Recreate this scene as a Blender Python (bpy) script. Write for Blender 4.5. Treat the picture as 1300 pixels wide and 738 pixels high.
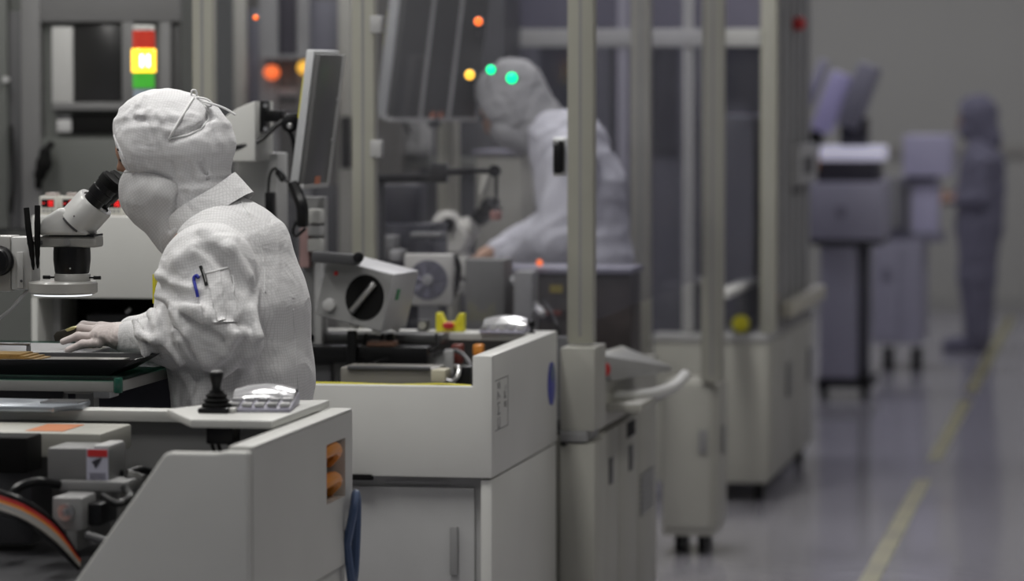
import bpy, bmesh, math, random
import numpy as np
from mathutils import Vector, Matrix
from mathutils.bvhtree import BVHTree

for o in list(bpy.data.objects):
    bpy.data.objects.remove(o)
random.seed(4)
scene = bpy.context.scene
COL = scene.collection
rad = math.radians

# ------------------------------------------------------------------ camera
FPX, CX, CY, HORIZON, VPX, CAMZ = 4800.0, 650.0, 369.0, 110.0, 1500.0, 1.62
PHI = math.atan((CY - HORIZON) / FPX)
THETA = math.atan((VPX - CX) * math.cos(PHI) / FPX)
cam_d = bpy.data.cameras.new('camera')
cam = bpy.data.objects.new('camera', cam_d)
COL.objects.link(cam)
cam.location = (0, 0, CAMZ)
cam.rotation_euler = (math.pi / 2 - PHI, 0, THETA)
cam_d.sensor_fit = 'HORIZONTAL'
cam_d.sensor_width = 36.0
cam_d.lens = FPX / 1300 * 36.0
cam_d.clip_start, cam_d.clip_end = 0.1, 100
cam_d.dof.use_dof = True
cam_d.dof.focus_distance = 8.3
cam_d.dof.aperture_fstop = 2.75
scene.camera = cam

# ------------------------------------------------------------------ world, exposure
w = bpy.data.worlds.new('world')
scene.world = w
w.use_nodes = True
w.node_tree.nodes['Background'].inputs[0].default_value = (0.86, 0.90, 1.0, 1)
w.node_tree.nodes['Background'].inputs[1].default_value = 0.11
vs = scene.view_settings
vs.view_transform, vs.look, vs.gamma, vs.use_curve_mapping = 'Standard', 'None', 1.0, False
vs.exposure = 0.0
LAMP_W = 32.0          # power of one ceiling lamp

# ------------------------------------------------------------------ pixel -> place
_R = np.array([math.cos(THETA), math.sin(THETA), 0])
_F = np.array([-math.sin(THETA) * math.cos(PHI), math.cos(THETA) * math.cos(PHI), -math.sin(PHI)])
_U = np.cross(_R, _F)


def P(px, py, Y):
    """point of the plane y = Y that the photograph shows at a pixel"""
    d = _F + _R * ((px - CX) / FPX) + _U * ((CY - py) / FPX)
    q = d * (Y / d[1])
    return np.array([q[0], q[1], q[2] + CAMZ])


def PXs(px, py, X):
    """the same for the plane x = X"""
    d = _F + _R * ((px - CX) / FPX) + _U * ((CY - py) / FPX)
    q = d * (X / d[0])
    return np.array([q[0], q[1], q[2] + CAMZ])


def rect(x0, y0, x1, y1, Y):
    a = P(x0, y1, Y); b = P(x1, y0, Y)
    return a[0], b[0], a[2], b[2]


# ------------------------------------------------------------------ materials
MATS = {}


def mat(name, col, rough=0.5, metal=0.0, var=0.05, scale=6.0, bump=0.0, bscale=60.0, coat=0.0, emit=None, es=0.0, spec=0.5):
    if name in MATS:
        return MATS[name]
    m = bpy.data.materials.new(name)
    m.use_nodes = True
    nt = m.node_tree
    b = nt.nodes['Principled BSDF']
    b.inputs['Roughness'].default_value = rough
    b.inputs['Metallic'].default_value = metal
    b.inputs['Coat Weight'].default_value = coat
    tc = nt.nodes.new('ShaderNodeTexCoord')
    if var > 0:
        n = nt.nodes.new('ShaderNodeTexNoise')
        n.inputs['Scale'].default_value = scale
        n.inputs['Detail'].default_value = 4
        nt.links.new(tc.outputs['Object'], n.inputs['Vector'])
        r = nt.nodes.new('ShaderNodeValToRGB')
        r.color_ramp.elements[0].position = 0.3
        r.color_ramp.elements[1].position = 0.7
        r.color_ramp.elements[0].color = (*[c * (1 - var) for c in col], 1)
        r.color_ramp.elements[1].color = (*[min(1, c * (1 + var)) for c in col], 1)
        nt.links.new(n.outputs['Fac'], r.inputs['Fac'])
        nt.links.new(r.outputs['Color'], b.inputs['Base Color'])
    else:
        b.inputs['Base Color'].default_value = (*col, 1)
    if bump > 0:
        n2 = nt.nodes.new('ShaderNodeTexNoise')
        n2.inputs['Scale'].default_value = bscale
        nt.links.new(tc.outputs['Object'], n2.inputs['Vector'])
        bp = nt.nodes.new('ShaderNodeBump')
        bp.inputs['Strength'].default_value = bump
        bp.inputs['Distance'].default_value = 0.004
        nt.links.new(n2.outputs['Fac'], bp.inputs['Height'])
        nt.links.new(bp.outputs['Normal'], b.inputs['Normal'])
    if emit:
        b.inputs['Emission Color'].default_value = (*emit, 1)
        b.inputs['Emission Strength'].default_value = es
    b.inputs['Specular IOR Level'].default_value = spec
    MATS[name] = m
    return m


def fabric(name, col, line=0.78, pitch=0.0062, ang=0.0, wr=0.5):
    """woven anti-static cloth: a fine grid of darker threads, soft creases"""
    m = bpy.data.materials.new(name)
    m.use_nodes = True
    nt = m.node_tree
    N, L = nt.nodes, nt.links
    b = N['Principled BSDF']
    b.inputs['Roughness'].default_value = 0.75
    b.inputs['Sheen Weight'].default_value = 0.15
    tc = N.new('ShaderNodeTexCoord')
    mp = N.new('ShaderNodeMapping')
    mp.inputs['Rotation'].default_value = (0, ang, 0)
    L.new(tc.outputs['Object'], mp.inputs['Vector'])
    nz = N.new('ShaderNodeTexNoise')
    nz.inputs['Scale'].default_value = 7
    L.new(tc.outputs['Object'], nz.inputs['Vector'])
    mixv = N.new('ShaderNodeVectorMath'); mixv.operation = 'MULTIPLY_ADD'
    mixv.inputs[1].default_value = (0.05, 0.05, 0.05)
    L.new(nz.outputs['Color'], mixv.inputs[0]); L.new(mp.outputs['Vector'], mixv.inputs[2])
    sep = N.new('ShaderNodeSeparateXYZ'); L.new(mixv.outputs['Vector'], sep.inputs[0])
    ge = N.new('ShaderNodeNewGeometry')
    sn = N.new('ShaderNodeSeparateXYZ'); L.new(ge.outputs['Normal'], sn.inputs[0])

    def math_(op, a, bb=None):
        n = N.new('ShaderNodeMath'); n.operation = op
        for i, v in enumerate((a, bb)):
            if v is None: continue
            if isinstance(v, (int, float)): n.inputs[i].default_value = v
            else: L.new(v, n.inputs[i])
        return n.outputs[0]
    tot = None
    for ax in range(3):
        f = math_('FRACT', math_('MULTIPLY', sep.outputs[ax], 1 / pitch))
        ln = math_('LESS_THAN', f, 0.24)
        k = math_('LESS_THAN', math_('ABSOLUTE', sn.outputs[ax]), 0.75)
        ln = math_('MULTIPLY', ln, k)
        tot = ln if tot is None else math_('MAXIMUM', tot, ln)
    mx = N.new('ShaderNodeMix'); mx.data_type = 'RGBA'
    mx.inputs['A'].default_value = (*col, 1)
    mx.inputs['B'].default_value = (*[c * line for c in col], 1)
    L.new(tot, mx.inputs['Factor'])
    L.new(mx.outputs['Result'], b.inputs['Base Color'])
    n2 = N.new('ShaderNodeTexNoise')
    n2.inputs['Scale'].default_value = 20; n2.inputs['Detail'].default_value = 5
    n2.inputs['Distortion'].default_value = 0.8
    L.new(tc.outputs['Object'], n2.inputs['Vector'])
    bp = N.new('ShaderNodeBump'); bp.inputs['Strength'].default_value = wr; bp.inputs['Distance'].default_value = 0.012
    L.new(n2.outputs['Fac'], bp.inputs['Height']); L.new(bp.outputs['Normal'], b.inputs['Normal'])
    MATS[name] = m
    return m


def glassy(name, tint, haze=0.10, hazecol=(0.6, 0.6, 0.65), refl=0.3):
    m = bpy.data.materials.new(name)
    m.use_nodes = True
    nt = m.node_tree; N, L = nt.nodes, nt.links
    N.remove(N['Principled BSDF'])
    out = N['Material Output']
    tr = N.new('ShaderNodeBsdfTransparent'); tr.inputs[0].default_value = (*tint, 1)
    gl = N.new('ShaderNodeBsdfGlossy'); gl.inputs['Roughness'].default_value = 0.06
    gl.inputs[0].default_value = (0.9, 0.9, 0.95, 1)
    df = N.new('ShaderNodeBsdfDiffuse'); df.inputs[0].default_value = (*hazecol, 1)
    lw = N.new('ShaderNodeLayerWeight'); lw.inputs['Blend'].default_value = 0.5
    pw = N.new('ShaderNodeMath'); pw.operation = 'POWER'; pw.inputs[1].default_value = 5.0
    L.new(lw.outputs['Facing'], pw.inputs[0])
    fr = N.new('ShaderNodeMath'); fr.operation = 'MULTIPLY_ADD'; fr.inputs[1].default_value = refl; fr.inputs[2].default_value = 0.025
    L.new(pw.outputs[0], fr.inputs[0])
    m1 = N.new('ShaderNodeMixShader'); m2 = N.new('ShaderNodeMixShader')
    tc = N.new('ShaderNodeTexCoord')
    nz = N.new('ShaderNodeTexNoise'); nz.inputs['Scale'].default_value = 3
    L.new(tc.outputs['Object'], nz.inputs['Vector'])
    ml = N.new('ShaderNodeMath'); ml.operation = 'MULTIPLY'; ml.inputs[1].default_value = haze * 2
    L.new(nz.outputs['Fac'], ml.inputs[0])
    L.new(ml.outputs[0], m1.inputs[0]); L.new(tr.outputs[0], m1.inputs[1]); L.new(df.outputs[0], m1.inputs[2])
    L.new(fr.outputs[0], m2.inputs[0]); L.new(m1.outputs[0], m2.inputs[1]); L.new(gl.outputs[0], m2.inputs[2])
    L.new(m2.outputs[0], out.inputs['Surface'])
    MATS[name] = m
    return m


WHITE = mat('painted white metal', (0.60, 0.60, 0.575), 0.42, var=0.04, scale=3)
CREAM = mat('cream painted metal', (0.40, 0.395, 0.355), 0.45, var=0.05, scale=2)
POST = mat('cream aluminium post', (0.36, 0.355, 0.305), 0.4, var=0.05, scale=2)
LGREY = mat('light grey metal', (0.42, 0.42, 0.42), 0.42, var=0.05)
GREY = mat('mid grey metal', (0.25, 0.25, 0.25), 0.45, var=0.06)
GGREY = mat('green grey panel', (0.18, 0.185, 0.175), 0.5, var=0.06)
DGREY = mat('dark grey metal', (0.06, 0.06, 0.065), 0.45, var=0.1)
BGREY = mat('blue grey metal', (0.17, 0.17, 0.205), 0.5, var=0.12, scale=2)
LAV = mat('lavender grey paint and light tint', (0.36, 0.35, 0.43), 0.45, var=0.06, scale=2)  # on the far machines this lavender is cool light put into the colour
LAVD = mat('dark lavender grey paint and light tint', (0.23, 0.225, 0.28), 0.45, var=0.06, scale=2)
LAVW = mat('pale paint with lavender light tint', (0.52, 0.50, 0.66), 0.45, var=0.05, scale=2)  # white paint with the lavender of the cool far light mixed in
BLACK = mat('black plastic', (0.006, 0.006, 0.007), 0.33, var=0.2, spec=0.28)
BLACKM = mat('matt black', (0.005, 0.005, 0.005), 0.7, var=0.2, spec=0.15)
SILVER = mat('brushed steel', (0.55, 0.55, 0.55), 0.28, 1.0, var=0.08, scale=20)
ALU = mat('satin aluminium', (0.62, 0.63, 0.64), 0.4, 0.8, var=0.05, scale=10)
SCOPE = mat('microscope enamel', (0.50, 0.50, 0.49), 0.35, var=0.02, coat=0.3)
SCOPEG = mat('microscope grey enamel', (0.33, 0.325, 0.31), 0.4, var=0.03, coat=0.2)
GREENG = mat('green glass edge', (0.01, 0.09, 0.06), 0.08, var=0.1, coat=0.5)
YEL = mat('yellow plastic', (0.72, 0.66, 0.03), 0.4, var=0.05)
REDP = mat('red plastic', (0.55, 0.03, 0.03), 0.35, var=0.05)
ORANGE = mat('orange plastic', (0.80, 0.30, 0.05), 0.35, var=0.05)
BLUE = mat('blue plastic', (0.02, 0.03, 0.33), 0.35, var=0.05)
SBLUE = mat('steel blue cable', (0.06, 0.10, 0.20), 0.4, var=0.05)
LABELW = mat('label paper', (0.50, 0.50, 0.60), 0.6, var=0.03)
INK = mat('dark ink', (0.03, 0.03, 0.04), 0.6, var=0)
GOLD = mat('gold plated board', (0.42, 0.27, 0.09), 0.35, 0.6, var=0.25, scale=60)
SKIN = mat('skin', (0.36, 0.20, 0.135), 0.55, var=0.06, scale=25)
GLOVE = mat('thin latex glove', (0.58, 0.51, 0.49), 0.5, var=0.07, scale=40, bump=0.3, bscale=90)
COAT = fabric('white grid cloth', (0.74, 0.735, 0.74), line=0.85, ang=rad(8), wr=0.5)
HOODC = fabric('white grid hood cloth', (0.70, 0.695, 0.705), line=0.88, ang=rad(-12), wr=0.4)
MASKC = fabric('grey white mask cloth', (0.55, 0.545, 0.55), line=0.86, ang=rad(35), wr=0.2)
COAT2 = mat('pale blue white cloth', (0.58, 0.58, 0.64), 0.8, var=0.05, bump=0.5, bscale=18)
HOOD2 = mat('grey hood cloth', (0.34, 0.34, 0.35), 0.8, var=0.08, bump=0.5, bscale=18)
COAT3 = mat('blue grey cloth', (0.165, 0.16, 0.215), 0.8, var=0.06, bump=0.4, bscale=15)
GLASS = glassy('clear acrylic sheet', (0.88, 0.88, 0.90), 0.018)
GLASSF = glassy('thin clear film sheet', (0.86, 0.86, 0.89), 0.03, refl=0.10)
CLEAR = glassy('clear plastic film', (0.9, 0.9, 0.9), 0.16, (0.75, 0.75, 0.78))
TABLEG = glassy('green tinted glass', (0.25, 0.45, 0.38), 0.10, (0.10, 0.17, 0.14))
LEDR = mat('red digit', (0.3, 0.01, 0.01), 0.4, var=0, emit=(1, 0.03, 0.03), es=1.5)
LRED = mat('red lamp lens', (0.55, 0.05, 0.03), 0.25, var=0.03, emit=(1, 0.06, 0.03), es=0.12)
LYEL = mat('lit yellow lamp lens', (0.9, 0.6, 0.05), 0.25, var=0, emit=(1, 0.55, 0.03), es=2.0)
LHOT = mat('lit lamp core', (1, 0.9, 0.5), 0.3, var=0, emit=(1, 0.85, 0.35), es=9.0)
LGRN = mat('green lamp lens', (0.06, 0.42, 0.05), 0.25, var=0.03, emit=(0.12, 0.8, 0.05), es=0.22)
PGRN = mat('glowing green', (0.02, 0.5, 0.2), 0.3, var=0, emit=(0.0, 0.9, 0.33), es=1.6)
PYEL = mat('glowing yellow', (0.8, 0.5, 0.05), 0.3, var=0, emit=(1, 0.52, 0.06), es=1.3)
PORG = mat('glowing orange', (0.8, 0.2, 0.05), 0.3, var=0, emit=(1, 0.16, 0.03), es=1.2)
RINGL = mat('lit ring diffuser', (0.9, 0.92, 0.95), 0.4, var=0, emit=(0.9, 0.95, 1), es=1.1)
TUBEL = mat('lamp diffuser', (0.9, 0.9, 0.9), 0.4, var=0, emit=(1, 0.98, 0.94), es=2.0)
STAGEL = mat('lit stage panel', (0.8, 0.8, 0.95), 0.4, var=0, emit=(0.85, 0.82, 1), es=0.25)
SCREENL = mat('lit lavender screen', (0.3, 0.28, 0.45), 0.3, var=0.1, emit=(0.42, 0.38, 0.68), es=0.12)


# ------------------------------------------------------------------ mesh builder
class MB:
    def __init__(s):
        s.v, s.f = [], []

    def add(s, vs, fs):
        o = len(s.v)
        s.v += [tuple(float(c) for c in q) for q in vs]
        s.f += [[i + o for i in f] for f in fs]
        return s

    def box(s, x0, x1, y0, y1, z0, z1):
        return s.add([(x0, y0, z0), (x1, y0, z0), (x1, y1, z0), (x0, y1, z0), (x0, y0, z1), (x1, y0, z1), (x1, y1, z1), (x0, y1, z1)],
                     [(0, 3, 2, 1), (4, 5, 6, 7), (0, 1, 5, 4), (1, 2, 6, 5), (2, 3, 7, 6), (3, 0, 4, 7)])

    def obox(s, c, half, M):
        """oriented box: centre, half sizes, 3x3 axes"""
        M = np.array(M); c = np.array(c)
        vs = []
        for k in (-1, 1):
            for (i, j) in ((-1, -1), (1, -1), (1, 1), (-1, 1)):
                vs.append(c + M @ np.array([i * half[0], j * half[1], k * half[2]]))
        return s.add(vs, [(0, 3, 2, 1), (4, 5, 6, 7), (0, 1, 5, 4), (1, 2, 6, 5), (2, 3, 7, 6), (3, 0, 4, 7)])

    def prism(s, pts, y0, y1):
        """closed polygon of (x, z) pairs extruded along y"""
        n = len(pts)
        a = sum(pts[i][0] * pts[(i + 1) % n][1] - pts[(i + 1) % n][0] * pts[i][1] for i in range(n))
        if a < 0: pts = pts[::-1]
        vs = [(p[0], y0, p[1]) for p in pts] + [(p[0], y1, p[1]) for p in pts]
        fs = [list(range(n)), list(range(2 * n - 1, n - 1, -1))]
        for i in range(n):
            j = (i + 1) % n
            fs.append([i, n + i, n + j, j])
        return s.add(vs, fs)

    def prismz(s, pts, z0, z1):
        n = len(pts)
        a = sum(pts[i][0] * pts[(i + 1) % n][1] - pts[(i + 1) % n][0] * pts[i][1] for i in range(n))
        if a < 0: pts = pts[::-1]
        vs = [(p[0], p[1], z0) for p in pts] + [(p[0], p[1], z1) for p in pts]
        fs = [list(range(n - 1, -1, -1)), list(range(n, 2 * n))]
        for i in range(n):
            j = (i + 1) % n
            fs.append([i, j, n + j, n + i])
        return s.add(vs, fs)

    def lathe(s, o, axis, prof, n=24, sq=None):
        """profile of (along, radius) pairs turned about an axis; sq = (direction, factor) makes it oval"""
        o = np.array(o, float); a = np.array(axis, float); a /= np.linalg.norm(a)
        t = np.array([0, 1, 0]) if abs(a[1]) < 0.9 else np.array([1, 0, 0])
        u = np.cross(t, a); u /= np.linalg.norm(u); w_ = np.cross(a, u)
        vs, fs = [], []
        for (h, r) in prof:
            for i in range(n):
                g = 2 * math.pi * i / n
                d = u * math.cos(g) * r + w_ * math.sin(g) * r
                if sq:
                    e = np.array(sq[0], float); d = d + e * (d @ e) * (sq[1] - 1)
                vs.append(o + a * h + d)
        m = len(prof)
        for k in range(m - 1):
            for i in range(n):
                j = (i + 1) % n
                fs.append([k * n + i, k * n + j, (k + 1) * n + j, (k + 1) * n + i])
        fs.append(list(range(n - 1, -1, -1)))
        fs.append([(m - 1) * n + i for i in range(n)])
        return s.add(vs, fs)

    def cyl(s, a, b, r, r1=None, n=20):
        a = np.array(a, float); b = np.array(b, float)
        l = np.linalg.norm(b - a)
        return s.lathe(a, b - a, [(0, r), (l, r if r1 is None else r1)], n)

    def tube(s, pts, r, n=8, smooth=4):
        pts = [np.array(p, float) for p in pts]
        if smooth and len(pts) > 2:
            q = []
            e = [2 * pts[0] - pts[1]] + pts + [2 * pts[-1] - pts[-2]]
            for i in range(1, len(e) - 2):
                for k in range(smooth):
                    t = k / smooth
                    q.append(0.5 * ((2 * e[i]) + (-e[i - 1] + e[i + 1]) * t + (2 * e[i - 1] - 5 * e[i] + 4 * e[i + 1] - e[i + 2]) * t * t
                                    + (-e[i - 1] + 3 * e[i] - 3 * e[i + 1] + e[i + 2]) * t ** 3))
            q.append(pts[-1]); pts = q
        vs, fs = [], []
        u = None
        for i, p in enumerate(pts):
            d = pts[min(i + 1, len(pts) - 1)] - pts[max(i - 1, 0)]
            d = d / (np.linalg.norm(d) + 1e-9)
            if u is None:
                t = np.array([0, 0, 1.0]) if abs(d[2]) < 0.9 else np.array([1.0, 0, 0])
                u = np.cross(t, d)
            u = u - d * (u @ d); u /= np.linalg.norm(u) + 1e-9
            w_ = np.cross(d, u)
            rr = r[i * (len(r) - 1) // max(1, len(pts) - 1)] if isinstance(r, (list, tuple)) else r
            for k in range(n):
                g = 2 * math.pi * k / n
                vs.append(p + (u * math.cos(g) + w_ * math.sin(g)) * rr)
        m = len(pts)
        for k in range(m - 1):
            for i in range(n):
                j = (i + 1) % n
                fs.append([k * n + i, k * n + j, (k + 1) * n + j, (k + 1) * n + i])
        fs.append(list(range(n - 1, -1, -1))); fs.append([(m - 1) * n + i for i in range(n)])
        return s.add(vs, fs)

    def ball(s, c, r, n=16, m=10):
        c = np.array(c, float)
        rx, ry, rz = (r, r, r) if isinstance(r, (int, float)) else r
        prof = []
        vs, fs = [], []
        for k in range(m + 1):
            t = math.pi * k / m
            for i in range(n):
                g = 2 * math.pi * i / n
                vs.append(c + np.array([rx * math.sin(t) * math.cos(g), ry * math.sin(t) * math.sin(g), -rz * math.cos(t)]))
        for k in range(m):
            for i in range(n):
                j = (i + 1) % n
                fs.append([k * n + i, k * n + j, (k + 1) * n + j, (k + 1) * n + i])
        return s.add(vs, fs)

    def build(s, name, material, parent=None, bevel=0.0, seg=2, sharp=32, top=None):
        return link_mesh(name, s.v, s.f, material, parent, bevel, seg, sharp, top)


def root_off(parent):
    o = np.zeros(3)
    while parent is not None:
        o += np.array(parent.location); parent = parent.parent
    return o


def link_mesh(name, v, f, material, parent=None, bevel=0.0, seg=2, sharp=32, top=None):
    v = np.array(v, float)
    if parent is not None:
        off = root_off(parent)
    else:
        lo, hi = v.min(0), v.max(0)
        off = np.array([(lo[0] + hi[0]) / 2, (lo[1] + hi[1]) / 2, lo[2]])
    v = v - off
    me = bpy.data.meshes.new(name)
    me.from_pydata(v.tolist(), [], [list(map(int, q)) for q in f])
    if bevel > 0:
        bm = bmesh.new(); bm.from_mesh(me)
        bmesh.ops.remove_doubles(bm, verts=bm.verts, dist=1e-6)
        es = [e for e in bm.edges if len(e.link_faces) == 2 and e.calc_face_angle(0) > rad(35)]
        bmesh.ops.bevel(bm, geom=es, offset=bevel, segments=seg, profile=0.5, affect='EDGES', clamp_overlap=True)
        bm.to_mesh(me); bm.free()
    me.polygons.foreach_set('use_smooth', [True] * len(me.polygons))
    me.set_sharp_from_angle(angle=rad(sharp))
    me.materials.append(material)
    o = bpy.data.objects.new(name, me)
    COL.objects.link(o)
    if parent is not None:
        o.parent = parent
    else:
        o.location = off
    if top:
        tag(o, *top)
    return o


def tag(o, label, cat, group=None):
    o['label'] = label; o['category'] = cat
    if group: o['group'] = group
    return o


def thing(name, label, cat, loc, group=None):
    o = bpy.data.objects.new(name, None)
    o.empty_display_size = 0.1
    COL.objects.link(o)
    o.location = [float(c) for c in loc]
    return tag(o, label, cat, group)


def copy_tree(o, parent=None):
    c = o.copy(); COL.objects.link(c); c.parent = parent
    for ch in list(o.children):
        copy_tree(ch, c)
    return c


def struct(o):
    o['kind'] = 'structure'
    return o


def bx(name, m, parent, x0, x1, y0, y1, z0, z1, bevel=0.0, **k):
    return MB().box(min(x0, x1), max(x0, x1), y0, y1, min(z0, z1), max(z0, z1)).build(name, m, parent, bevel, **k)


def text_mesh(name, body, size, M, material, parent):
    """flat lettering with real thickness; M maps text x, y to the world (4x4)"""
    cu = bpy.data.curves.new(name, 'FONT')
    cu.body = body; cu.size = size; cu.extrude = 0.0004; cu.align_x = 'CENTER'; cu.align_y = 'CENTER'
    tmp = bpy.data.objects.new('tmp', cu); COL.objects.link(tmp)
    dg = bpy.context.evaluated_depsgraph_get()
    me = bpy.data.meshes.new_from_object(tmp.evaluated_get(dg))
    bpy.data.objects.remove(tmp)
    off = Vector(root_off(parent))
    for v in me.vertices:
        v.co = (M @ v.co) - off
    me.name = name
    me.materials.clear(); me.materials.append(material)
    o = bpy.data.objects.new(name, me); COL.objects.link(o); o.parent = parent
    return o


# ------------------------------------------------------------------ sculpting field (bodies and clothing)
class Field:
    def __init__(s, lo, hi, h):
        s.lo = np.array(lo, float); s.h = h
        s.n = [int(math.ceil((hi[i] - lo[i]) / h)) + 1 for i in range(3)]
        s.ax = [(lo[i] + h * np.arange(s.n[i])).astype(np.float32) for i in range(3)]
        s.D = np.full(s.n, 0.12, np.float32)

    def block(s, lo, hi):
        sl = []
        for i in range(3):
            a = max(0, int((lo[i] - s.lo[i]) / s.h) - 1); b = min(s.n[i], int((hi[i] - s.lo[i]) / s.h) + 2)
            if b <= a: return None
            sl.append(slice(a, b))
        x = s.ax[0][sl[0]][:, None, None]; y = s.ax[1][sl[1]][None, :, None]; z = s.ax[2][sl[2]][None, None, :]
        return tuple(sl), x, y, z

    def _merge(s, sl, d, k, mode):
        D = s.D[sl]
        if mode == 'sub':
            d = -d
            h = np.clip(0.5 - 0.5 * (D - d) / k, 0, 1)
            s.D[sl] = D * (1 - h) + d * h + k * h * (1 - h)
        else:
            h = np.clip(0.5 + 0.5 * (d - D) / k, 0, 1)
            s.D[sl] = d * (1 - h) + D * h - k * h * (1 - h)

    def cone(s, a, b, ra, rb, sy=1.0, k=0.03, mode='add'):
        a = np.array(a, float); b = np.array(b, float)
        R = max(ra, rb) * max(1, sy) + 0.06 + k
        blk = s.block(np.minimum(a, b) - R, np.maximum(a, b) + R)
        if blk is None: return s
        sl, x, y, z = blk
        yc = (a[1] + b[1]) / 2
        y = yc + (y - yc) / sy
        a2 = a.copy(); b2 = b.copy(); a2[1] = yc + (a[1] - yc) / sy; b2[1] = yc + (b[1] - yc) / sy
        d = b2 - a2; L = d @ d + 1e-12
        t = np.clip(((x - a2[0]) * d[0] + (y - a2[1]) * d[1] + (z - a2[2]) * d[2]) / L, 0, 1)
        q = np.sqrt((x - a2[0] - t * d[0]) ** 2 + (y - a2[1] - t * d[1]) ** 2 + (z - a2[2] - t * d[2]) ** 2) - (ra + t * (rb - ra))
        s._merge(sl, q, k, mode)
        return s

    def ell(s, c, r, ang=0.0, k=0.03, mode='add'):
        """ellipsoid turned about y by ang"""
        c = np.array(c, float)
        R = max(r) + 0.06 + k
        blk = s.block(c - R, c + R)
        if blk is None: return s
        sl, x, y, z = blk
        x = x - c[0]; y = y - c[1]; z = z - c[2]
        ca, sa = math.cos(ang), math.sin(ang)
        u = x * ca + z * sa; w_ = -x * sa + z * ca
        g = np.sqrt((u / r[0]) ** 2 + (y / r[1]) ** 2 + (w_ / r[2]) ** 2) + 1e-6
        g2 = np.sqrt((u / r[0] ** 2) ** 2 + (y / r[1] ** 2) ** 2 + (w_ / r[2] ** 2) ** 2) + 1e-6
        s._merge(sl, g * (g - 1) / g2, k, mode)
        return s

    def cut(s, pt, nrm, k=0.008):
        """remove what lies on the positive side of a plane"""
        nrm = np.array(nrm, float); nrm /= np.linalg.norm(nrm)
        x = s.ax[0][:, None, None]; y = s.ax[1][None, :, None]; z = s.ax[2][None, None, :]
        d = (x - pt[0]) * nrm[0] + (y - pt[1]) * nrm[1] + (z - pt[2]) * nrm[2]
        h = np.clip(0.5 - 0.5 * (s.D - d) / k, 0, 1)
        s.D = (s.D * (1 - h) + d * h + k * h * (1 - h)).astype(np.float32)
        return s

    def wrinkle(s, amp, freq, stretch=(1, 1, 1), seed=0, mask=None):
        near = np.nonzero(np.abs(s.D) < 0.03)
        p = np.stack([s.ax[i][near[i]] for i in range(3)], 1).astype(np.float64)
        m = 1.0 if mask is None else mask(p)
        rng = np.random.RandomState(seed)
        q = p * np.array(stretch) * freq
        n = 0
        for o in range(3):
            A = rng.normal(size=(3, 3)); ph = rng.uniform(0, 6.28, 6)
            wv = np.stack([np.sin(q @ A[0] + ph[0]), np.sin(q @ A[1] + ph[1]), np.sin(q @ A[2] + ph[2])], 1)
            dirs = rng.normal(size=3); dirs /= np.linalg.norm(dirs)
            t = (q @ dirs) * 1.7 + wv @ np.array([1.1, 0.8, 0.9])
            n = n + (1 - 2 * np.abs(np.sin(t))) / (o + 1)
            q = q * 1.55
        s.D[near] -= (amp * m * n).astype(np.float32)
        return s

    def surf_y(s, x, z, side=-1):
        i = int(round((x - s.lo[0]) / s.h)); k = int(round((z - s.lo[2]) / s.h))
        i = min(max(i, 0), s.n[0] - 1); k = min(max(k, 0), s.n[2] - 1)
        col = s.D[i, :, k]
        j = np.nonzero(col < 0)[0]
        if len(j) == 0: return None
        return float(s.ax[1][j[0]])

    def mesh(s):
        D = s.D
        D = np.pad(D, 1, constant_values=0.1)
        lo = s.lo - s.h
        ins = D < 0
        c = ins[:-1, :-1, :-1].astype(np.int8)
        tot = np.zeros(c.shape, np.int8)
        for i in (0, 1):
            for j in (0, 1):
                for k in (0, 1):
                    tot += ins[i:i + c.shape[0], j:j + c.shape[1], k:k + c.shape[2]]
        act = (tot > 0) & (tot < 8)
        cells = np.argwhere(act)
        idx = np.full(c.shape, -1, np.int64); idx[act] = np.arange(len(cells))
        acc = np.zeros((len(cells), 3)); cnt = np.zeros(len(cells))
        corners = [(i, j, k) for i in (0, 1) for j in (0, 1) for k in (0, 1)]
        for a in corners:
            for ax in range(3):
                if a[ax] == 1: continue
                b = list(a); b[ax] = 1
                va = D[cells[:, 0] + a[0], cells[:, 1] + a[1], cells[:, 2] + a[2]]
                vb = D[cells[:, 0] + b[0], cells[:, 1] + b[1], cells[:, 2] + b[2]]
                cr = (va < 0) != (vb < 0)
                t = np.where(cr, va / np.where(cr, va - vb, 1), 0)
                pos = np.tile(np.array(a, float), (len(cells), 1)); pos[:, ax] = t
                acc += pos * cr[:, None]; cnt += cr
        V = lo + (cells + acc / cnt[:, None]) * s.h
        F = []
        for ax in range(3):
            s0 = [slice(None)] * 3; s1 = [slice(None)] * 3
            s0[ax] = slice(0, -1); s1[ax] = slice(1, None)
            a = ins[tuple(s0)]; b = ins[tuple(s1)]
            e = np.argwhere(a != b)
            o1, o2 = [(1, 2), (2, 0), (0, 1)][ax]
            e = e[(e[:, o1] > 0) & (e[:, o2] > 0)]
            q = []
            for (d1, d2) in ((-1, -1), (0, -1), (0, 0), (-1, 0)):
                g = e.copy(); g[:, o1] += d1; g[:, o2] += d2
                q.append(idx[g[:, 0], g[:, 1], g[:, 2]])
            q = np.stack(q, 1)
            flip = ~a[e[:, 0], e[:, 1], e[:, 2]]
            q[flip] = q[flip][:, ::-1]
            F.append(q)
        F = np.concatenate(F)
        return V, F[(F >= 0).all(1)]

    def build(s, name, material, parent):
        V, F = s.mesh()
        return link_mesh(name, V, F.tolist(), material, parent, sharp=180)

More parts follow.
